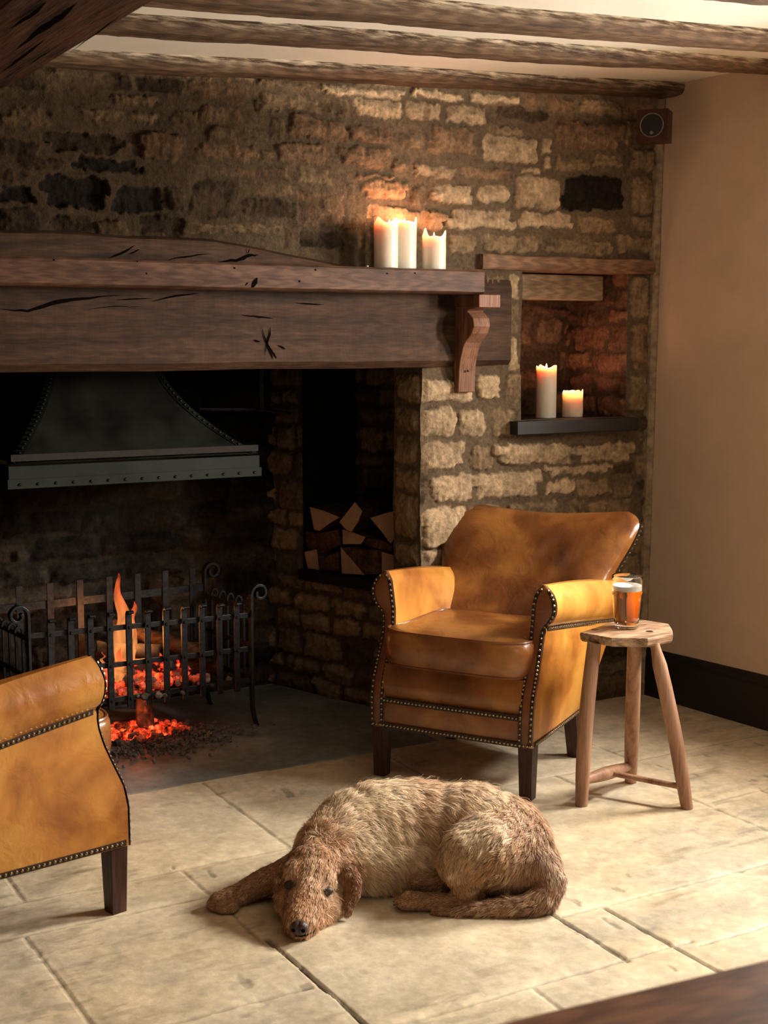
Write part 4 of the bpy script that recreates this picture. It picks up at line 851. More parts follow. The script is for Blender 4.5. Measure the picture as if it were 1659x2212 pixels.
def make_chair(name, label, loc, rz_, hidden=False):
    root = empty(name, loc, rz_); tag(root, label, 'armchair', 'tan leather armchairs')
    for sx in (1, -1):
        g = Geo(); ts = [0.0, 0.012, 0.03, 0.06] + list(np.linspace(0.1, 0.92, 16)); rings = [arm_section(t, sx) for t in ts]
        c = [sum(p[i] for p in rings[0]) / len(rings[0]) for i in range(3)]
        g.loft(rings, False, True); g.build('arm', M['leather'], root)
        # facing strip on the arm front with its two nail rows
        g = Geo(); G = []
        zs = np.concatenate([np.linspace(0.157, 0.585, 34), [0.593, 0.600, 0.605, 0.609, 0.6115]])
        for z in zs:
            xi, xo = lerp_tab(z, INF) + 0.0002, lerp_tab(z, OUTF) - 0.0002 - (0.006 if 0.478 < z < 0.502 else 0)
            if xo < xi: xi = xo = (xi + xo) / 2
            G.append([(sx * (xi + (xo - xi) * q), lerp_tab(z, YFR) + 0.007 * math.sin(PI * q) ** 0.6, z) for q in np.linspace(0, 1, 9)])
        g.grid(G); g.build('arm_facing', M['facing'], root)
        bd = Geo(); nl = Geo()
        for T, off in ((INF, 0.008), (OUTF, -0.008)):
            pts = [Vector((sx * (lerp_tab(z, T) + off), lerp_tab(z, YFR) + 0.0060, z)) for z in np.linspace(0.162, 0.590, 80)]
            if T is OUTF: pts += [Vector((sx * x, lerp_tab(z, YFR) + 0.0060, z)) for x, z in ((0.270, 0.597), (0.259, 0.601), (0.249, 0.599), (0.240, 0.593))]
            L = 0; last = None; R = []
            flat_bar(bd, pts[::4] + [pts[-1]], (1, 0, 0), 0.011, 0.0016)
            d = 0.0; nl.nail(pts[0] + Vector((0, .001, 0)), (0, 1, 0.1))
            for i in range(1, len(pts)):
                seg = (pts[i] - pts[i - 1]).length; d += seg
                if d >= 0.0118: nl.nail(pts[i] + Vector((0, .001, 0)), (0, 1, 0.1)); d = 0
        b_ = bd.build('nail_band', M['band'], root, smooth=False); nl.build('nailhead_trim', M['nail'], b_)
        # rows under the arm roll and along the bottom of the side
        for z0, nm in ((0.487, 1), (0.166, 0)):
            nl = Geo(); bd = Geo(); pts = []
            for t in np.linspace(0.015, 0.93, 200):
                e = t ** 1.3; x = lerp_tab(z0, OUTF) * (1 - e) + lerp_tab(z0, OUTR) * e; y = lerp_tab(z0, YFR) * (1 - t) + yrear(z0) * t
                zz = z0 - 0.068 * t * max(0, min(1, (z0 - 0.40) / 0.09)); pts.append(Vector((sx * (x - (0.003 if nm else -0.0015)), y, zz)))
            flat_bar(bd, pts[::10] + [pts[-1]], (0, 0, 1), 0.013, 0.003); d = 0
            for i in range(1, len(pts)):
                d += (pts[i] - pts[i - 1]).length
                if d >= 0.0112: nl.nail(pts[i] + Vector((sx * 0.001, 0, 0)), (sx, 0, 0), 0.005); d = 0
            b_ = bd.build('nail_band', M['band'], root, smooth=False); nl.build('nailhead_trim', M['nail'], b_)
    # back
    HW = [(0.157, 0.235), (0.30, 0.265), (0.40, 0.270), (0.50, 0.280), (0.58, 0.298), (0.65, 0.328), (0.69, 0.341), (0.715, 0.345), (0.735, 0.339), (0.749, 0.322), (0.758, 0.296)]
    nu, nv = 34, 36
    def bp(u, v, side):
        z = 0.157 + (0.755 - 0.157) * v; hw = lerp_tab(z, HW); x = u * hw
        fr = lerp_tab(z, [(0.157, -0.34), (0.43, -0.385), (0.60, -0.525), (0.755, -0.640)]); bk = yrear(z) - 0.002
        wrap = 0.050 * abs(u) ** 2.4 * lerp_tab(z, [(0.157, 1.0), (0.5, 0.9), (0.755, 0.45)])
        T = (fr - bk) / 2; yc = (fr + bk) / 2; th = T * (1 - abs(u) ** 7) ** 0.5 * (1 - v ** 14) ** 0.5
        crease = 0.0
        if side > 0 and 0.45 < z < 0.74: crease = 0.004 * math.sin((x * 1.0 + z * 0.8) * 55) * math.exp(-((x + 0.10) / 0.10) ** 2) * math.sin((z - 0.45) / 0.29 * PI)
        zd = z - 0.020 * (1 - min(1, (x / 0.27) ** 2)) * max(0, (v - 0.75) / 0.25)
        return (x, yc + wrap * (0.9 if side > 0 else 0.35) + side * th + crease, zd)
    g = Geo(); us_ = np.sin(np.linspace(-PI / 2, PI / 2, nu)); us_ = np.clip(us_ * 0.5 + np.linspace(-1, 1, nu) * 0.5, -1, 1); vs_ = 1 - (1 - np.linspace(0, 1, nv)) ** 1.35
    rings = []
    for v in vs_: rings.append([bp(u, v, 1) for u in us_] + [bp(u, v, -1) for u in us_[::-1][1:-1]])
    g.loft(rings, True, True); g.build('backrest', M['leather2'], root)
    for sx in (1, -1):
        nl = Geo(); bd = Geo(); pts = []
        for z in np.linspace(0.46, 0.72, 60):
            v = (z - 0.157) / (0.755 - 0.157); p = Vector(bp(sx * 0.99, v, -1)); pts.append(p + Vector((sx * 0.002, -0.004, 0)))
        d = 0; flat_bar(bd, pts[::6] + [pts[-1]], (0, 1, 0), 0.012, 0.003)
        for i in range(1, len(pts)):
            d += (pts[i] - pts[i - 1]).length
            if d >= 0.0112: nl.nail(pts[i] + Vector((sx * 0.001, 0, 0)), (sx, -0.2, 0), 0.0045); d = 0
        b_ = bd.build('nail_band', M['band'], root, smooth=False); nl.build('nailhead_trim', M['nail'], b_)
    # seat deck, front rails
    g = Geo(); g.box((-0.216, -0.37, 0.160), (0.216, 0.0, 0.335)); g.build('seat_deck', M['facing'], root, smooth=False)
    g = Geo(); G = []
    for z in np.linspace(0.240, 0.345, 12):
        q = (z - 0.240) / 0.105; y = 0.010 + 0.014 * math.sin(PI * min(1, q * 1.1) ** 0.8) - 0.03 * max(0, q - 0.75)
        G.append([(x, y, z) for x in np.linspace(-0.222, 0.222, 8)])
    g.grid(G); G = [[(x, 0.022 + 0.003 * math.sin(PI * (z - 0.157) / 0.083), z) for x in np.linspace(-0.222, 0.222, 8)] for z in np.linspace(0.157, 0.240, 8)]
    g.grid(G); g.build('front_rail', M['leather2'], root)
    for z, xa in ((0.238, 0.222), (0.163, 0.258)):
        nl = Geo(); bd = Geo(); yy = 0.026 if z > 0.2 else 0.031
        flat_bar(bd, [(-xa, yy - 0.002, z), (xa, yy - 0.002, z)], (0, 0, 1), 0.015, 0.003)
        for x in np.arange(-xa, xa, 0.0118): nl.nail((x, yy, z), (0, 1, 0), 0.0048)
        b_ = bd.build('nail_band', M['band'], root, smooth=False); nl.build('nailhead_trim', M['nail'], b_)
    # cushion
    def cush(q, z):     # rounded-rectangle plan, wider in front of the arms
        a = q; c_, s_ = math.cos(a), math.sin(a); n_ = 6.0
        x = math.copysign(abs(c_) ** (2 / n_), c_); y = math.copysign(abs(s_) ** (2 / n_), s_); return x, y
    rings = []; prof = [(0.347, 0.90), (0.350, 0.965), (0.358, 0.99), (0.385, 1.0), (0.42, 1.0), (0.440, 0.992), (0.450, 0.965), (0.455, 0.90), (0.460, 0.7), (0.464, 0.4), (0.465, 0.08)]
    for z, s_ in prof:
        r = []
        for k in range(64):
            x, y = cush(2 * PI * k / 64, z); yy = -0.168 + y * 0.200 * s_; hw = 0.236 if yy > -0.05 else 0.2135
            bul = 0.010 * max(0, y) * (1 - x * x) * (1 if z > 0.36 else 0.5)
            rx = x * s_ * (0.2135 + (0.240 - 0.2135) * float(sstep(-0.085, -0.045, yy))); r.append((rx, yy + bul, z))
        rings.append(r)
    g = Geo(); g.loft(rings, True, True); cu = g.build('seat_cushion', M['leather2'], root)
    g = Geo()
    for zi_, z in ((6, 0.450), (1, 0.351)): g.tube(rings[zi_] + [rings[zi_][0]], 0.0042, 6, cap=False)
    g.build('piping', M['facing'], cu)
    for (x, y, back) in ((0.236, 0.0, 0), (-0.236, 0.0, 0), (0.212, -0.415, 1), (-0.212, -0.415, 1)):
        g = Geo(); a = 0.0225; b = 0.0185; dy = -0.035 if back else 0.0
        g.loft([[(x - b, y - b + dy, 0), (x + b, y - b + dy, 0), (x + b, y + b + dy, 0), (x - b, y + b + dy, 0)], [(x - a, y - a, 0.16), (x + a, y - a, 0.16), (x + a, y + a, 0.16), (x - a, y + a, 0.16)]], True)
        g.build('leg', M['chairleg'], root, smooth=False, bevel=0.0015)
    return root
f_ = np.array([-.85, -.526]); f_ /= np.hypot(*f_); s_ = np.array([.526, -.85]); cen = np.array([2.245, 3.05]) - s_ * .247
make_chair('armchair', 'tan leather armchair facing left beside the stone pier, with the stool at its side', (cen[0], cen[1], 0), math.radians(121.75))
a_ = -77.5; ca, sa = math.cos(math.radians(a_)), math.sin(math.radians(a_))
make_chair('armchair', 'tan leather armchair seen from the side, cut off by the left edge of the photo', (0.965 - 0.236 * ca, 2.904 - 0.236 * sa, 0), math.radians(a_))

# ------------------------------------------------------------------ three legged stool
STZ = 0.49; so = at(1353, 1360, 2, STZ)
root = empty('stool', (so[0], so[1], 0)); tag(root, 'three-legged wooden stool with octagonal top, holding the beer glass', 'stool')
def sl(p): return Vector((p[0] - so[0], p[1] - so[1], p[2]))
top = [sl(at(x, y, 2, STZ)) for x, y in ((1252, 1366), (1321, 1378), (1400, 1379), (1454, 1369), (1453, 1360), (1445, 1347), (1386, 1338), (1322, 1343), (1281, 1357))]
c = sum(top, Vector()) / len(top); g = Geo()
R = [[Vector((p.x, p.y, 0)) * 1.0 + Vector((0, 0, z)) if False else Vector((c.x + (p.x - c.x) * k, c.y + (p.y - c.y) * k, z)) for p in top] for k, z in ((0.95, STZ - 0.026), (0.985, STZ - 0.020), (1.0, STZ - 0.006), (0.985, STZ))]
g.loft(R, True, True); st = g.build('seat', M['stooltop'], root, smooth=False, bevel=0.0015)
for px, py in ((1285, 1360), (1403, 1364)):
    q = sl(at(px, py, 2, STZ)); g = Geo(); g.lathe([(0.0105, -0.003), (0.0105, 0.0006)], (q.x, q.y, STZ), 20); g.build('peg', M['chairleg'], st, smooth=False)
def leg(topx, foot, neck):
    A = sl(at(*topx, 2, 0.468)); B = sl(at(*foot, 2, 0.0)); g = Geo(); pts = []; rr = []
    for t in np.linspace(0, 1, 24):
        p = A.lerp(B, t); k = max(0, (t - 0.80) / 0.20); p = p + (B - A).cross(Vector((0, 0, 1))).cross(Vector((0, 0, 1))).normalized() * -0.006 * math.sin(PI * min(1, t * 1.0)) ; pts.append(p)
        r = 0.0195 + 0.0015 * math.sin(PI * t); r = r * (1 - 0.12 * k)
        if neck:
            if t < 0.02: r = 0.013
            elif t < 0.06: r = 0.0145 
            elif t < 0.09: r = 0.0175
        rr.append(r)
    g.tube(pts, rr, 14); g.v = [(x, y, max(z, 0.0)) for x, y, z in g.v]; g.build('leg', M['stool'], root); return A, B
LA, LB = leg((1284, 1388), (1256, 1740), False); RA, RB = leg((1414, 1390), (1484, 1746), True); BA, BB = leg((1371, 1388), (1362, 1690), False)
pa = LA.lerp(LB, 0.845); pb = BA.lerp(BB, 0.875); g = Geo(); n = 14; g.tube([pa.lerp(pb, t) for t in np.linspace(0, 1, n)], [0.011 + 0.008 * math.sin(PI * t) for t in np.linspace(0, 1, n)], 12); g.build('stretcher', M['stool'], root)
pm = pa.lerp(pb, 0.52); pc = RA.lerp(RB, 0.87); g = Geo(); g.tube([pm.lerp(pc, t) for t in np.linspace(0, 1, 6)], 0.0085, 12); g.build('stretcher', M['stool'], root)

# beer glass
gb = at(1353, 1356, 2, STZ); root = empty('beer_glass', (gb[0], gb[1], STZ + 0.0008)); tag(root, 'pint glass of amber beer with a white foamy head on the stool', 'glass')
H = 0.150; wl = lambda z: 0.0335 + (0.0425 - 0.0335) * min(1, z / 0.10) + (0.0012 if z > 0.10 else 0)
out_ = [(0.030, 0.0), (0.0335, 0.002), (0.0335, 0.008)] + [(wl(z), z) for z in np.linspace(0.014, H - 0.001, 14)] + [(wl(H) - 0.0008, H)]
inn = [(wl(z) - 0.0022, z) for z in np.linspace(H - 0.001, 0.020, 14)] + [(wl(0.016) - 0.004, 0.0155), (0.004, 0.0135)]
g = Geo(); g.lathe(out_ + inn, seg=48); g.build('tumbler', M['glass'], root)
g = Geo(); FL = 0.1085; g.lathe([(0.004, 0.0140), (wl(0.016) - 0.0044, 0.0160)] + [(wl(z) - 0.0026, z) for z in np.linspace(0.021, FL, 12)], seg=48); g.build('beer', M['beer'], root)
g = Geo(); g.lathe([(wl(z) - 0.0026, z) for z in np.linspace(FL + 0.0004, FL + 0.014, 4)] + [(wl(0.12) - 0.006, FL + 0.0155), (0.01, FL + 0.0145)], seg=48); g.build('foam', M['foam'], root)

# ------------------------------------------------------------------ candles
def candle(base, r, h, label, group, seed, power, hollow=0.012, spike=(), name='pillar_candle', burn=True, wickoff=(0, 0)):
    root = empty(name, base); tag(root, label, 'candle', group); g = Geo(); seg = 40; rs = np.random.RandomState(seed)
    def rim(k):
        a = 2 * PI * k / seg; z = h + 0.004 * math.sin(a * 2 + seed) + 0.003 * math.sin(a * 5 + seed * 2)
        for (ang, amp, wd) in spike:
            d = (a - ang + PI) % (2 * PI) - PI; z += amp * math.exp(-(d / wd) ** 2)
        return z
    R = []
    def ring(rr, zf): return [(rr * math.cos(2 * PI * k / seg) * (1 + 0.012 * math.sin(4 * PI * k / seg * 1.5 + seed)), rr * math.sin(2 * PI * k / seg), zf(k)) for k in range(seg)]
    R.append(ring(r * 0.985, lambda k: 0.0)); R.append(ring(r, lambda k: 0.003)); 
    for t in (0.3, 0.6, 0.8, 0.92): R.append(ring(r * (1 + 0.01 * math.sin(t * 9 + seed)), lambda k, t=t: h * t))
    R.append(ring(r * 1.005, lambda k: rim(k) - 0.004)); R.append(ring(r * 0.97, lambda k: rim(k))); R.append(ring(r * 0.90, lambda k: rim(k) - 0.002)); R.append(ring(r * 0.84, lambda k: min(rim(k) - 0.004, h - 0.004)))
    R.append(ring(r * 0.7, lambda k: h - hollow)); R.append(ring(r * 0.3, lambda k: h - hollow - 0.002)); R.append(ring(r * 0.06, lambda k: h - hollow - 0.002))
    g.loft(R, True, True); g.build('wax', M['wax'], root)
    wz = h - hollow - 0.002; wx, wy_ = wickoff; g = Geo(); g.tube([(wx, wy_, wz), (wx + 0.001, wy_, wz + 0.008)], 0.0012, 6); g.build('wick', M['darkmark'], root)
    g = Geo(); fz = wz + 0.006; g.lathe([(0.0005, 0), (0.0025, 0.002), (0.0034, 0.005), (0.0027, 0.010), (0.0014, 0.014), (0.0003, 0.018)], (wx, wy_, fz), 12); g.build('flame', M['candleflame'], root)
    point('candle_light', (base[0] + wx, base[1] + wy_, base[2] + fz + 0.008), power * 2.0, (1.0, 0.50, 0.30), 0.006)
SH = 1.5215
candle((2.152, 3.715, SH), 0.0375, 0.138, 'lit pillar candle at the left of the three on the mantel shelf', 'candles on the mantel shelf', 1, 0.55, 0.010, [(3.4, 0.012, 0.35), (4.6, 0.006, 0.3)], wickoff=(0.012, 0.0))
candle((2.238, 3.748, SH), 0.0385, 0.148, 'tallest pillar candle, in the middle of the three on the mantel shelf', 'candles on the mantel shelf', 2, 0.55, 0.010, [(5.6, 0.010, 0.25), (3.8, 0.006, 0.5)])
candle((2.327, 3.715, SH), 0.0375, 0.104, 'shortest mantel candle with a high melted horn, on the right of the three', 'candles on the mantel shelf', 3, 0.4, 0.010, [(3.3, 0.026, 0.28), (5.7, 0.014, 0.4)])
nb = at(1181, 902, 2, NS); 
candle((2.912, 3.90, NS + 0.0005), 0.036, 0.178, 'tall lit pillar candle on the black niche shelf', 'candles in the niche', 4, 0.5, 0.010, [(3.4, 0.014, 0.3), (5.6, 0.008, 0.3)])
candle((3.030, 3.90, NS + 0.0005), 0.037, 0.090, 'short glowing candle beside the tall one on the niche shelf', 'candles in the niche', 5, 0.45, 0.020, [(3.5, 0.006, 0.3), (5.7, 0.01, 0.2)])
g = Geo(); g.ball((2.072, 3.69, SH + 0.003), 0.004, 8, 6, (1, 1, 0.7)); tag(g.build('wax_drip', M['wax']), 'small white crumb of wax left of the mantel candles', 'wax crumb')

# ------------------------------------------------------------------ loudspeaker in the corner
root = empty('loudspeaker', (3.178, 3.665, 2.017)); root.rotation_euler = (math.radians(0), 0, math.radians(-52)); tag(root, 'small cube loudspeaker in dark red wood high in the corner', 'loudspeaker')
g = Geo(); s2 = 0.053; g.box((-s2, -s2, -s2), (s2, 0.03, s2)); g.build('cabinet', M['speaker'], root, smooth=False, bevel=0.002)
g = Geo(); g.lathe([(0.040, 0), (0.040, 0.003), (0.037, 0.0035), (0.036, 0.002)], seg=40); o = g.build('ring', M['chrome'], root); o.rotation_euler = (PI / 2, 0, 0); o.location = (0, -s2, 0)
g = Geo(); g.lathe([(0.0365, 0), (0.0365, 0.002), (0.01, 0.0035)], seg=40); o = g.build('grille', M['grille'], root); o.rotation_euler = (PI / 2, 0, 0); o.location = (0, -s2, 0)
g = Geo(); g.lathe([(0.006, 0), (0.006, 0.005), (0.003, 0.0055)], seg=16); o = g.build('badge', M['chrome'], root); o.rotation_euler = (PI / 2, 0, 0); o.location = (0, -s2, -0.025)
g = Geo(); g.box((-0.015, 0.028, -0.02), (0.015, 0.125, 0.02)); g.build('wall_bracket', M['black'], root, smooth=False)

# ------------------------------------------------------------------ table corner in the foreground
TZ = 0.72; ta = at(1060, 2212, 2, TZ); tb = at(1659, 2070, 2, TZ); ang = math.atan2(tb[1] - ta[1], tb[0] - ta[0])
root = empty('table', (ta[0], ta[1], 0), ang); tag(root, 'brown wooden table, its blurred edge in the bottom right corner', 'table')
g = Geo(); g.box((-0.30, -0.62, TZ - 0.03), (0.72, 0.0, TZ)); g.build('tabletop', M['table'], root, smooth=False, bevel=0.004)
for x in (-0.24, 0.66):
    for y in (-0.56, -0.06): g = Geo(); g.box((x - 0.025, y - 0.025, 0), (x + 0.025, y + 0.025, TZ - 0.03)); g.build('leg', M['table'], root, smooth=False)

# ------------------------------------------------------------------ dog
DO = np.array([1.537, 2.596, 0.0]); DA = np.array([0.866, -0.5, 0.0]); DB = np.array([0.5, 0.866, 0.0])
def dp(px, py, b): return at_plane(px, py, DO + DB * b, DB)
# chains: name, flow sign, hair length, stiffness/gravity, nodes (px, py, depth, radius)
CH = [
 ('trunk', 1, .040, .55, [(772,1814,.155,.118),(815,1797,.18,.121),(880,1786,.195,.114),(952,1788,.195,.105),(1020,1794,.18,.112),(1085,1822,.14,.112),(1122,1864,.085,.092)]),
 ('belly', 1, .034, .7, [(800,1850,.13,.095),(880,1856,.14,.086),(950,1862,.14,.075)]),
 ('neck', 1, .032, .5, [(690,1868,.03,.070),(712,1842,.075,.084),(750,1824,.125,.104)]),
 ('head', -1, .015, .1, [(668,1918,-.055,.050),(676,1900,-.03,.060),(680,1884,0.0,.069),(690,1868,.03,.068)]),
 ('muzzle', -1, .014, .15, [(647,2006,-.148,.034),(650,1992,-.135,.040),(657,1962,-.10,.046),(666,1932,-.065,.050)]),
 ('cheek', 1, .024, .4, [(662,1990,-.11,.038),(694,1966,-.055,.046),(715,1935,-.01,.045)]),
 ('cheek', 1, .012, .3, [(700,1945,-.02,.045),(718,1912,.0,.046),(716,1885,.02,.048)]),
 ('cheek', 1, .012, .3, [(640,1965,-.07,.036),(632,1935,-.03,.040),(640,1900,.0,.045)]),
 ('brow', -1, .020, .0, [(634,1893,-.055,.022),(640,1880,-.04,.026)]),
 ('brow', -1, .020, .0, [(702,1904,-.052,.021),(704,1890,-.035,.025)]),
 ('foreleg', 1, .011, .2, [(660,1888,.10,.062),(610,1897,.075,.042),(562,1910,.05,.032),(520,1932,.02,.027),(486,1950,.0,.026),(476,1954,-.005,.026)]),
 ('toe', 1, .0045, .2, [(482,1948,0,.015),(459,1956,-.004,.015)]), ('toe', 1, .0045, .2, [(484,1954,-.012,.015),(466,1966,-.022,.015)]),
 ('toe', 1, .0045, .2, [(494,1958,-.02,.015),(482,1971,-.033,.015)]), ('toe', 1, .0045, .2, [(508,1955,-.018,.014),(500,1968,-.032,.013)]),
 ('haunch', 1, .026, .55, [(1100,1834,.085,.100),(1055,1838,.045,.088),(1012,1840,.02,.062),(984,1860,.006,.044)]),
 ('haunch', 1, .018, .6, [(1112,1866,.06,.075),(1094,1880,.045,.055)]),
 ('hindleg', 1, .010, .2, [(985,1864,.012,.046),(998,1898,.0,.034),(1010,1930,-.005,.027),(1014,1945,-.01,.025)]),
 ('hindleg', 1, .009, .1, [(1014,1946,-.01,.025),(965,1950,-.012,.022),(912,1949,-.012,.022),(884,1946,-.012,.024)]),
 ('toe', 1, .0045, .1, [(884,1944,-.006,.014),(861,1943,-.004,.012)]), ('toe', 1, .0045, .1, [(884,1948,-.014,.014),(862,1950,-.016,.012)]), ('toe', 1, .0045, .1, [(890,1952,-.02,.014),(872,1957,-.026,.012)]),
 ('hindleg', 1, .009, .1, [(1000,1890,.06,.036),(960,1908,.055,.026),(925,1908,.055,.024),(905,1903,.055,.023)]),
 ('hindleg', 1, .009, .1, [(1020,1890,.02,.040),(1026,1920,.012,.024),(1030,1942,.006,.018)]),
 ('tail', 1, .022, .15, [(1160,1868,.03,.050),(1181,1902,.008,.042),(1176,1938,-.020,.034),(1140,1961,-.036,.028),(1090,1970,-.040,.024),(1035,1975,-.042,.019),(980,1979,-.044,.013),(930,1983,-.045,.005)]),
]
g = Geo(); SEG = []
for nm, sg, hl, gr, nodes in CH:
    P = [dp(x, y, b) for x, y, b, r in nodes]; R = [n_[3] for n_ in nodes]
    P = [np.array([p[0], p[1], max(p[2], r * 0.62)]) for p, r in zip(P, R)]
    for i in range(len(P) - 1):
        L = np.linalg.norm(P[i + 1] - P[i]); k = max(2, int(L / (min(R[i], R[i + 1]) * 0.28)) + 1)
        for t in np.linspace(0, 1, k): 
            q = P[i] * (1 - t) + P[i + 1] * t; g.ball(tuple(q), R[i] * (1 - t) + R[i + 1] * t, 18, 12)
        SEG.append((P[i], P[i + 1], R[i], R[i + 1], sg, hl, gr, nm))
# ears: thick folded flaps grown into the same body surface
def ear(nodes, wdir, thick):
    g2 = []; P = [Vector(dp(x, y, b)) for x, y, b, w_ in nodes]; W = [n_[3] for n_ in nodes]; wd = Vector(wdir).normalized(); R = []
    n = len(P) * 4
    for j in range(n):
        t = j / (n - 1) * (len(P) - 1); i = min(int(t), len(P) - 2); f = t - i; p = P[i].lerp(P[i + 1], f); w_ = W[i] * (1 - f) + W[i + 1] * f
        d = (P[i + 1] - P[i]).normalized(); u = (wd - d * wd.dot(d)).normalized(); nn = d.cross(u)
        R.append([p + u * math.cos(a) * w_ + nn * (math.sin(a) * thick + 0.010 * math.cos(a) ** 2 * (1 if nn.dot(Vector(DB)) > 0 else -1)) for a in [2 * PI * k / 14 for k in range(14)]])
    g.loft(R, True, True)
    for i in range(len(P) - 1): SEG.append((np.array(P[i]), np.array(P[i + 1]), 0.014, 0.014, 1, .007, .2, 'ear'))
ear([(726,1858,-.005,.014),(748,1874,-.030,.022),(760,1900,-.050,.025),(760,1928,-.062,.023),(751,1956,-.070,.019),(744,1980,-.074,.012)], tuple(DA * 0.9 - DB * 0.35), 0.0062)
ear([(618,1866,-.005,.016),(608,1888,-.022,.020),(605,1915,-.034,.022),(606,1942,-.045,.020),(608,1970,-.056,.012)], tuple(DB * 0.95 + DA * 0.3), 0.0062)
tmp = g.build('dog_tmp', M['skin'])
m1 = tmp.modifiers.new('r', 'REMESH'); m1.mode = 'VOXEL'; m1.voxel_size = 0.0048; m1.use_smooth_shade = True
m2 = tmp.modifiers.new('s', 'SMOOTH'); m2.factor = 0.5; m2.iterations = 7
bpy.context.view_layer.update(); dg = bpy.context.evaluated_depsgraph_get(); me = bpy.data.meshes.new_from_object(tmp.evaluated_get(dg)); bpy.data.objects.remove(tmp)
nv = len(me.vertices); V = np.zeros(nv * 3); me.vertices.foreach_get('co', V); V = V.reshape(-1, 3); V[:, 2] = np.maximum(V[:, 2], 0.0015)
V += 0.0018 * np.stack([fbm(V[:, 0] * 30 + V[:, 2] * 20, V[:, 1] * 30, s_, 3) for s_ in (1, 2, 3)], -1); V[:, 2] = np.maximum(V[:, 2], 0.001)
me.vertices.foreach_set('co', V.ravel()); me.update(); me.polygons.foreach_set('use_smooth', [True] * len(me.polygons))
NRM = np.zeros(nv * 3); me.vertices.foreach_get('normal', NRM); NRM = NRM.reshape(-1, 3)
SA = np.array([s[0] for s in SEG]); SB = np.array([s[1] for s in SEG]); SR0 = np.array([s[2] for s in SEG]); SR1 = np.array([s[3] for s in SEG])
SD = (SB - SA); SLn = np.linalg.norm(SD, axis=1); SD = SD / SLn[:, None] * np.array([s[4] for s in SEG])[:, None]; SHL = np.array([s[5] for s in SEG]); SGR = np.array([s[6] for s in SEG])
NMS = sorted(set(s[7] for s in SEG)); SI = np.array([NMS.index(s[7]) for s in SEG])
def field(Q):
    flow = np.zeros_like(Q); hl = np.zeros(len(Q)); gr = np.zeros(len(Q)); W = np.zeros(len(Q)); part = np.zeros((len(Q), len(NMS)))
    for k in range(len(SEG)):
        ab = SB[k] - SA[k]; t = np.clip(((Q - SA[k]) @ ab) / (ab @ ab), 0, 1); d = np.linalg.norm(Q - SA[k] - t[:, None] * ab, axis=1) - (SR0[k] * (1 - t) + SR1[k] * t)
        w_ = np.exp(-np.clip(d, -0.01, 1) / 0.009); flow += w_[:, None] * SD[k]; hl += w_ * SHL[k]; gr += w_ * SGR[k]; W += w_; part[:, SI[k]] += w_
    return flow / W[:, None], hl / W, gr / W, part / W[:, None]
GING = np.array((0.49, 0.262, 0.125)); CREAM = np.array((0.90, 0.71, 0.48)); DRK = np.array((0.36, 0.190, 0.100)); ORNG = np.array((0.60, 0.315, 0.150))
def coat(Q, part):
    a = (Q - DO) @ DA; b = (Q - DO) @ DB; z = Q[:, 2]; pt = lambda s: part[:, NMS.index(s)]
    n1 = fbm(a * 16 + 3, z * 16 + b * 9, 7, 4, 0.6); n2 = fbm(a * 45 + 3, z * 40 + b * 30, 9, 3)
    chest = np.exp(-((a + 0.075) / 0.10) ** 2) * (pt('trunk') + pt('belly') + pt('neck') * 0.6); hip = np.exp(-((a - 0.18) / 0.09) ** 2 - ((z - 0.19) / 0.05) ** 2)
    cr = np.clip(1.05 * chest + 0.80 * hip + 0.05 + 0.85 * n1, 0, 1) * (1 - pt('tail')) * (1 - 0.9 * pt('foreleg')) * (1 - 0.75 * pt('hindleg'))
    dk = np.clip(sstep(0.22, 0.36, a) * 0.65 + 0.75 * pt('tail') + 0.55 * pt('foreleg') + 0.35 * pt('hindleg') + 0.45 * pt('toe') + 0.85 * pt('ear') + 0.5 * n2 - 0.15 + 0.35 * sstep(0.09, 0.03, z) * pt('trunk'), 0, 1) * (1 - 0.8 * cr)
    face = pt('head') + pt('muzzle') + pt('cheek') + pt('brow'); cr = cr * (1 - 0.62 * pt('muzzle')) * (1 - 0.35 * pt('head'))
    st = np.exp(-((a + 0.192 + 0.10 * (z - 0.10)) / 0.012) ** 2) * (pt('head') + pt('brow')) * sstep(0.09, 0.12, z); cr = np.clip(cr + 0.55 * st + 0.45 * pt('brow') + 0.35 * pt('cheek') * sstep(-0.2, 0.5, n1), 0, 1)
    base = GING * (1 - face[:, None]) + ORNG * face[:, None]; c = base * (1 - cr[:, None]) + CREAM * cr[:, None]; c = c * (1 - dk[:, None]) + DRK * dk[:, None]
    for (ex, ey) in ((633, 1912), (702, 1925)):
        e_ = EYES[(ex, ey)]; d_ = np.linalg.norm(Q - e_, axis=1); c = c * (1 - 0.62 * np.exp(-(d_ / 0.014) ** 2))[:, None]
    er = pt('ear')[:, None]; c = c * (1 - er) + np.array((0.30, 0.130, 0.062)) * er
    return c
from mathutils.bvhtree import BVHTree
bvh = BVHTree.FromPolygons([tuple(v) for v in V], [tuple(p.vertices) for p in me.polygons])
def onskin(px, py):
    d = Vector(ray(px, py)).normalized(); hit, n, i, dist = bvh.ray_cast(Vector(CC), d); return hit, n, d
EYES = {k: np.array(onskin(*k)[0]) for k in ((633, 1912), (702, 1925))}
fl, hl, gr, part = field(V); cc = coat(V, part) * 0.55  # skin darker than the hairs: shade between the locks painted in
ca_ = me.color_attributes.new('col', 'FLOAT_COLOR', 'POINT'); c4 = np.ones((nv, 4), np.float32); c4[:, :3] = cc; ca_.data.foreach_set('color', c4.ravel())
me.materials.clear(); me.materials.append(M['skin']); me.name = 'dog'; dog = bpy.data.objects.new('dog', me); COL.objects.link(dog)
tag(dog, 'wire-haired tan dog curled up on the stone floor, chin resting on the ground', 'dog')
bald = []
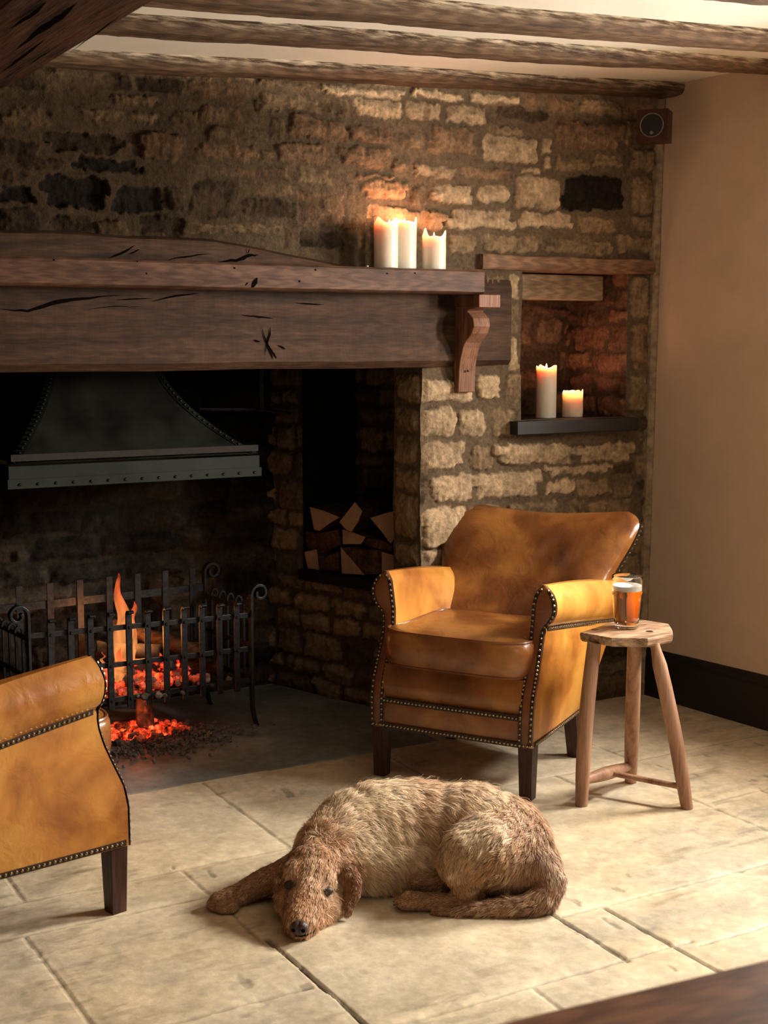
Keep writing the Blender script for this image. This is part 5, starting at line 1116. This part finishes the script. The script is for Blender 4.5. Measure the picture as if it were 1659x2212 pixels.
hp, hn, hd = onskin(647, 2004); ndir = Vector(-DB * 0.93 - DA * 0.12 + np.array([0, 0, 0.25])).normalized(); bald.append((hp, 0.021))
NF = hp + ndir * 0.002; mz = ndir.to_track_quat('Y', 'Z').to_matrix()
g = Geo(); g.ball(tuple(NF), 0.0205, 24, 16, (1.05, 0.72, 0.80), mz)
g.v = [tuple(Vector(p) + ndir * (-0.0035 * math.exp(-(((mz.transposed() @ (Vector(p) - NF)).x) / 0.003) ** 2) if (Vector(p) - NF).dot(ndir) > 0.002 else 0)) for p in g.v]
nose = g.build('nose', M['nose'], dog)
for sx in (-1, 1):
    g = Geo(); c_ = NF + mz @ Vector((sx * 0.0100, 0.0105, -0.0035)); g.ball(tuple(c_), 0.0062, 14, 10, (0.85, 0.7, 0.75), mz); g.build('nostril', M['darkmark'], nose)
for (ex, ey, er) in ((633, 1912, .0115), (702, 1925, .0105)):
    hp, hn, hd = onskin(ex, ey); c_ = hp + hd * 0.0070; bald.append((hp, 0.0115))
    q = (-hd).to_track_quat('Y', 'Z').to_matrix()
    g = Geo(); g.ball(tuple(c_ + hd * 0.0005), er * 1.38, 18, 12, (1.30, 0.72, 0.80), q); l_ = g.build('eyelid', M['lid'], dog)
    g = Geo(); g.ball(tuple(c_ - hd * 0.0036), er * 0.78, 18, 12, (1.0, 0.85, 0.86), q); g.build('eye', M['eye'], l_)
# mouth line
g = Geo(); pts = []
for t in np.linspace(0, 1, 12):
    hp, hn, hd = onskin(628 + 50 * t, 2021 + 5 * math.sin(PI * t) - 9 * t)
    if hp is not None: pts.append(hp - hd * 0.002)
if len(pts) > 3: g.tube(pts, [0.0006 + 0.002 * math.sin(PI * i / (len(pts) - 1)) for i in range(len(pts))], 6); g.build('mouth', M['darkmark'], dog)
# claws
for x, y, b in ((453,1960,-.006),(459,1968,-.02),(473,1972,-.03),(853,1946,-.004),(854,1953,-.016),(864,1960,-.028)):
    p = Vector(dp(x, y, b)); p.z = max(p.z, 0.006); g = Geo(); g.tube([p + Vector(DA) * 0.006, p, p - Vector(DA) * 0.005 - Vector((0, 0, 0.003))], [0.0032, 0.0028, 0.0008], 8); g.build('claw', M['claw'], dog)
# coat: every hair a tapered ribbon rooted in the skin, combed along the limbs and drooping
me.calc_loop_triangles(); T = np.zeros(len(me.loop_triangles) * 3, np.int32); me.loop_triangles.foreach_get('vertices', T); T = T.reshape(-1, 3)
rs = np.random.RandomState(42); A3, B3, C3 = V[T[:, 0]], V[T[:, 1]], V[T[:, 2]]; ar = np.linalg.norm(np.cross(B3 - A3, C3 - A3), axis=1)
cen3 = (A3 + B3 + C3) / 3; facing = ((CC - cen3) * NRM[T[:, 0]]).sum(1) > -0.9; ar = ar * np.where(cen3[:, 2] < 0.006, 0.0, 1.0) * np.where(facing, 1.0, 0.45)
headw = np.exp(-(((cen3 - dp(676, 1930, -.05)) ** 2).sum(1)) / 0.012); ar = ar * (1 + 1.3 * headw)
NH = 140000; ti = rs.choice(len(T), NH, p=ar / ar.sum()); u = rs.rand(NH); v = rs.rand(NH); fl_ = u + v > 1; u[fl_] = 1 - u[fl_]; v[fl_] = 1 - v[fl_]; w0 = 1 - u - v
RTS = A3[ti] * w0[:, None] + B3[ti] * u[:, None] + C3[ti] * v[:, None]; RN = NRM[T[ti, 0]] * w0[:, None] + NRM[T[ti, 1]] * u[:, None] + NRM[T[ti, 2]] * v[:, None]; RN /= np.linalg.norm(RN, axis=1)[:, None]
keep = np.ones(NH, bool)
for c_, r_ in bald: keep &= np.linalg.norm(RTS - np.array(c_), axis=1) > r_
RTS, RN = RTS[keep], RN[keep]; NH = len(RTS)
flow, hl, gr, part = field(RTS)
wob = np.stack([fbm(RTS[:, 0] * 26 + k * 7, RTS[:, 1] * 26 + RTS[:, 2] * 31, 60 + k, 3) for k in range(3)], -1); wob2 = np.stack([fbm(RTS[:, 0] * 95 + k * 7, RTS[:, 1] * 95 + RTS[:, 2] * 80, 70 + k, 2) for k in range(3)], -1)
dirv = flow + np.array([0, 0, -1.0]) * gr[:, None] + 0.55 * wob + 0.45 * wob2 + 0.16 * rs.randn(NH, 3)
dirv -= RN * (dirv * RN).sum(1)[:, None]; dirv /= np.linalg.norm(dirv, axis=1)[:, None] + 1e-6
lift = 0.22 + 0.22 * rs.rand(NH) + 0.25 * np.clip(wob2[:, 0], 0, 1); fc = part[:, NMS.index('head')] + part[:, NMS.index('muzzle')] + part[:, NMS.index('brow')] + part[:, NMS.index('cheek')]; lift = lift + 0.22 * fc * rs.rand(NH)
L = hl * rs.uniform(0.55, 1.15, NH) * (1 + 0.35 * wob[:, 1]); stray = rs.rand(NH) < 0.02; lift[stray] += 0.5; L[stray] *= 1.2
D0 = dirv + RN * lift[:, None]; D0 /= np.linalg.norm(D0, axis=1)[:, None]
curl = rs.randn(NH, 3) * 0.20 + 0.25 * wob2; NS_ = 4; pts = [RTS - RN * 0.0006]; d = D0.copy()
for s in range(NS_):
    pts.append(pts[-1] + d * (L / NS_)[:, None]); d = d + np.array([0, 0, -0.12]) * (L / 0.02)[:, None] + curl * 0.35 - RN * 0.07; d /= np.linalg.norm(d, axis=1)[:, None]
# clumping: tips lean to a shared neighbour lock
kd = kdtree.KDTree(3600); cs = rs.choice(NH, 3600, replace=False)
for i, j in enumerate(cs): kd.insert(RTS[j], i)
kd.balance(); near = np.array([kd.find(r_)[1] for r_ in RTS]); lead = cs[near]
for s in range(1, NS_ + 1):
    f = (0.85 * (s / NS_) ** 1.1) * np.clip(hl / 0.030, 0.15, 1) * (0.3 + 0.7 * rs.rand(NH)); dv = pts[s][lead] - pts[s]; ok = np.linalg.norm(dv, axis=1) < 0.02; pts[s] = pts[s] + dv * (f * ok)[:, None]
for s in range(NS_ + 1): pts[s][:, 2] = np.maximum(pts[s][:, 2], 0.0012)
wd = np.cross(D0, RN); wd /= np.linalg.norm(wd, axis=1)[:, None]; tw = rs.uniform(-0.5, 0.5, NH)[:, None]; wd = wd + RN * tw; wd /= np.linalg.norm(wd, axis=1)[:, None]
hw = rs.uniform(0.00034, 0.00062, NH)[:, None]; VV = np.zeros((NH, 2 * (NS_ + 1), 3), np.float32)
for s, k in zip(range(NS_ + 1), (1.0, 0.95, 0.8, 0.55, 0.12)): VV[:, 2 * s] = pts[s] - wd * hw * k; VV[:, 2 * s + 1] = pts[s] + wd * hw * k
base = (np.arange(NH) * 2 * (NS_ + 1))[:, None]; FF = np.concatenate([base + np.array([2 * s, 2 * s + 1, 2 * s + 3, 2 * s + 2]) for s in range(NS_)], 0)
hc = coat(RTS + 0.006 * rs.randn(NH, 3), part); lockt = rs.rand(NH)[lead]; hc = hc * (0.84 + 0.32 * lockt)[:, None] * rs.uniform(0.7, 1.3, NH)[:, None]; lt = (rs.rand(NH) < 0.08) | (lockt > 0.90); hc[lt] = hc[lt] * 0.5 + CREAM * 0.5
tipc = np.linspace(0.86, 1.14, NS_ + 1); HC = np.repeat(hc[:, None, :], 2 * (NS_ + 1), 1) * np.repeat(tipc, 2)[None, :, None]
fur = fast_mesh('fur', VV.reshape(-1, 3), FF, M['fur'], np.clip(HC, 0, 1).reshape(-1, 3), parent=dog); fur['kind'] = 'stuff'
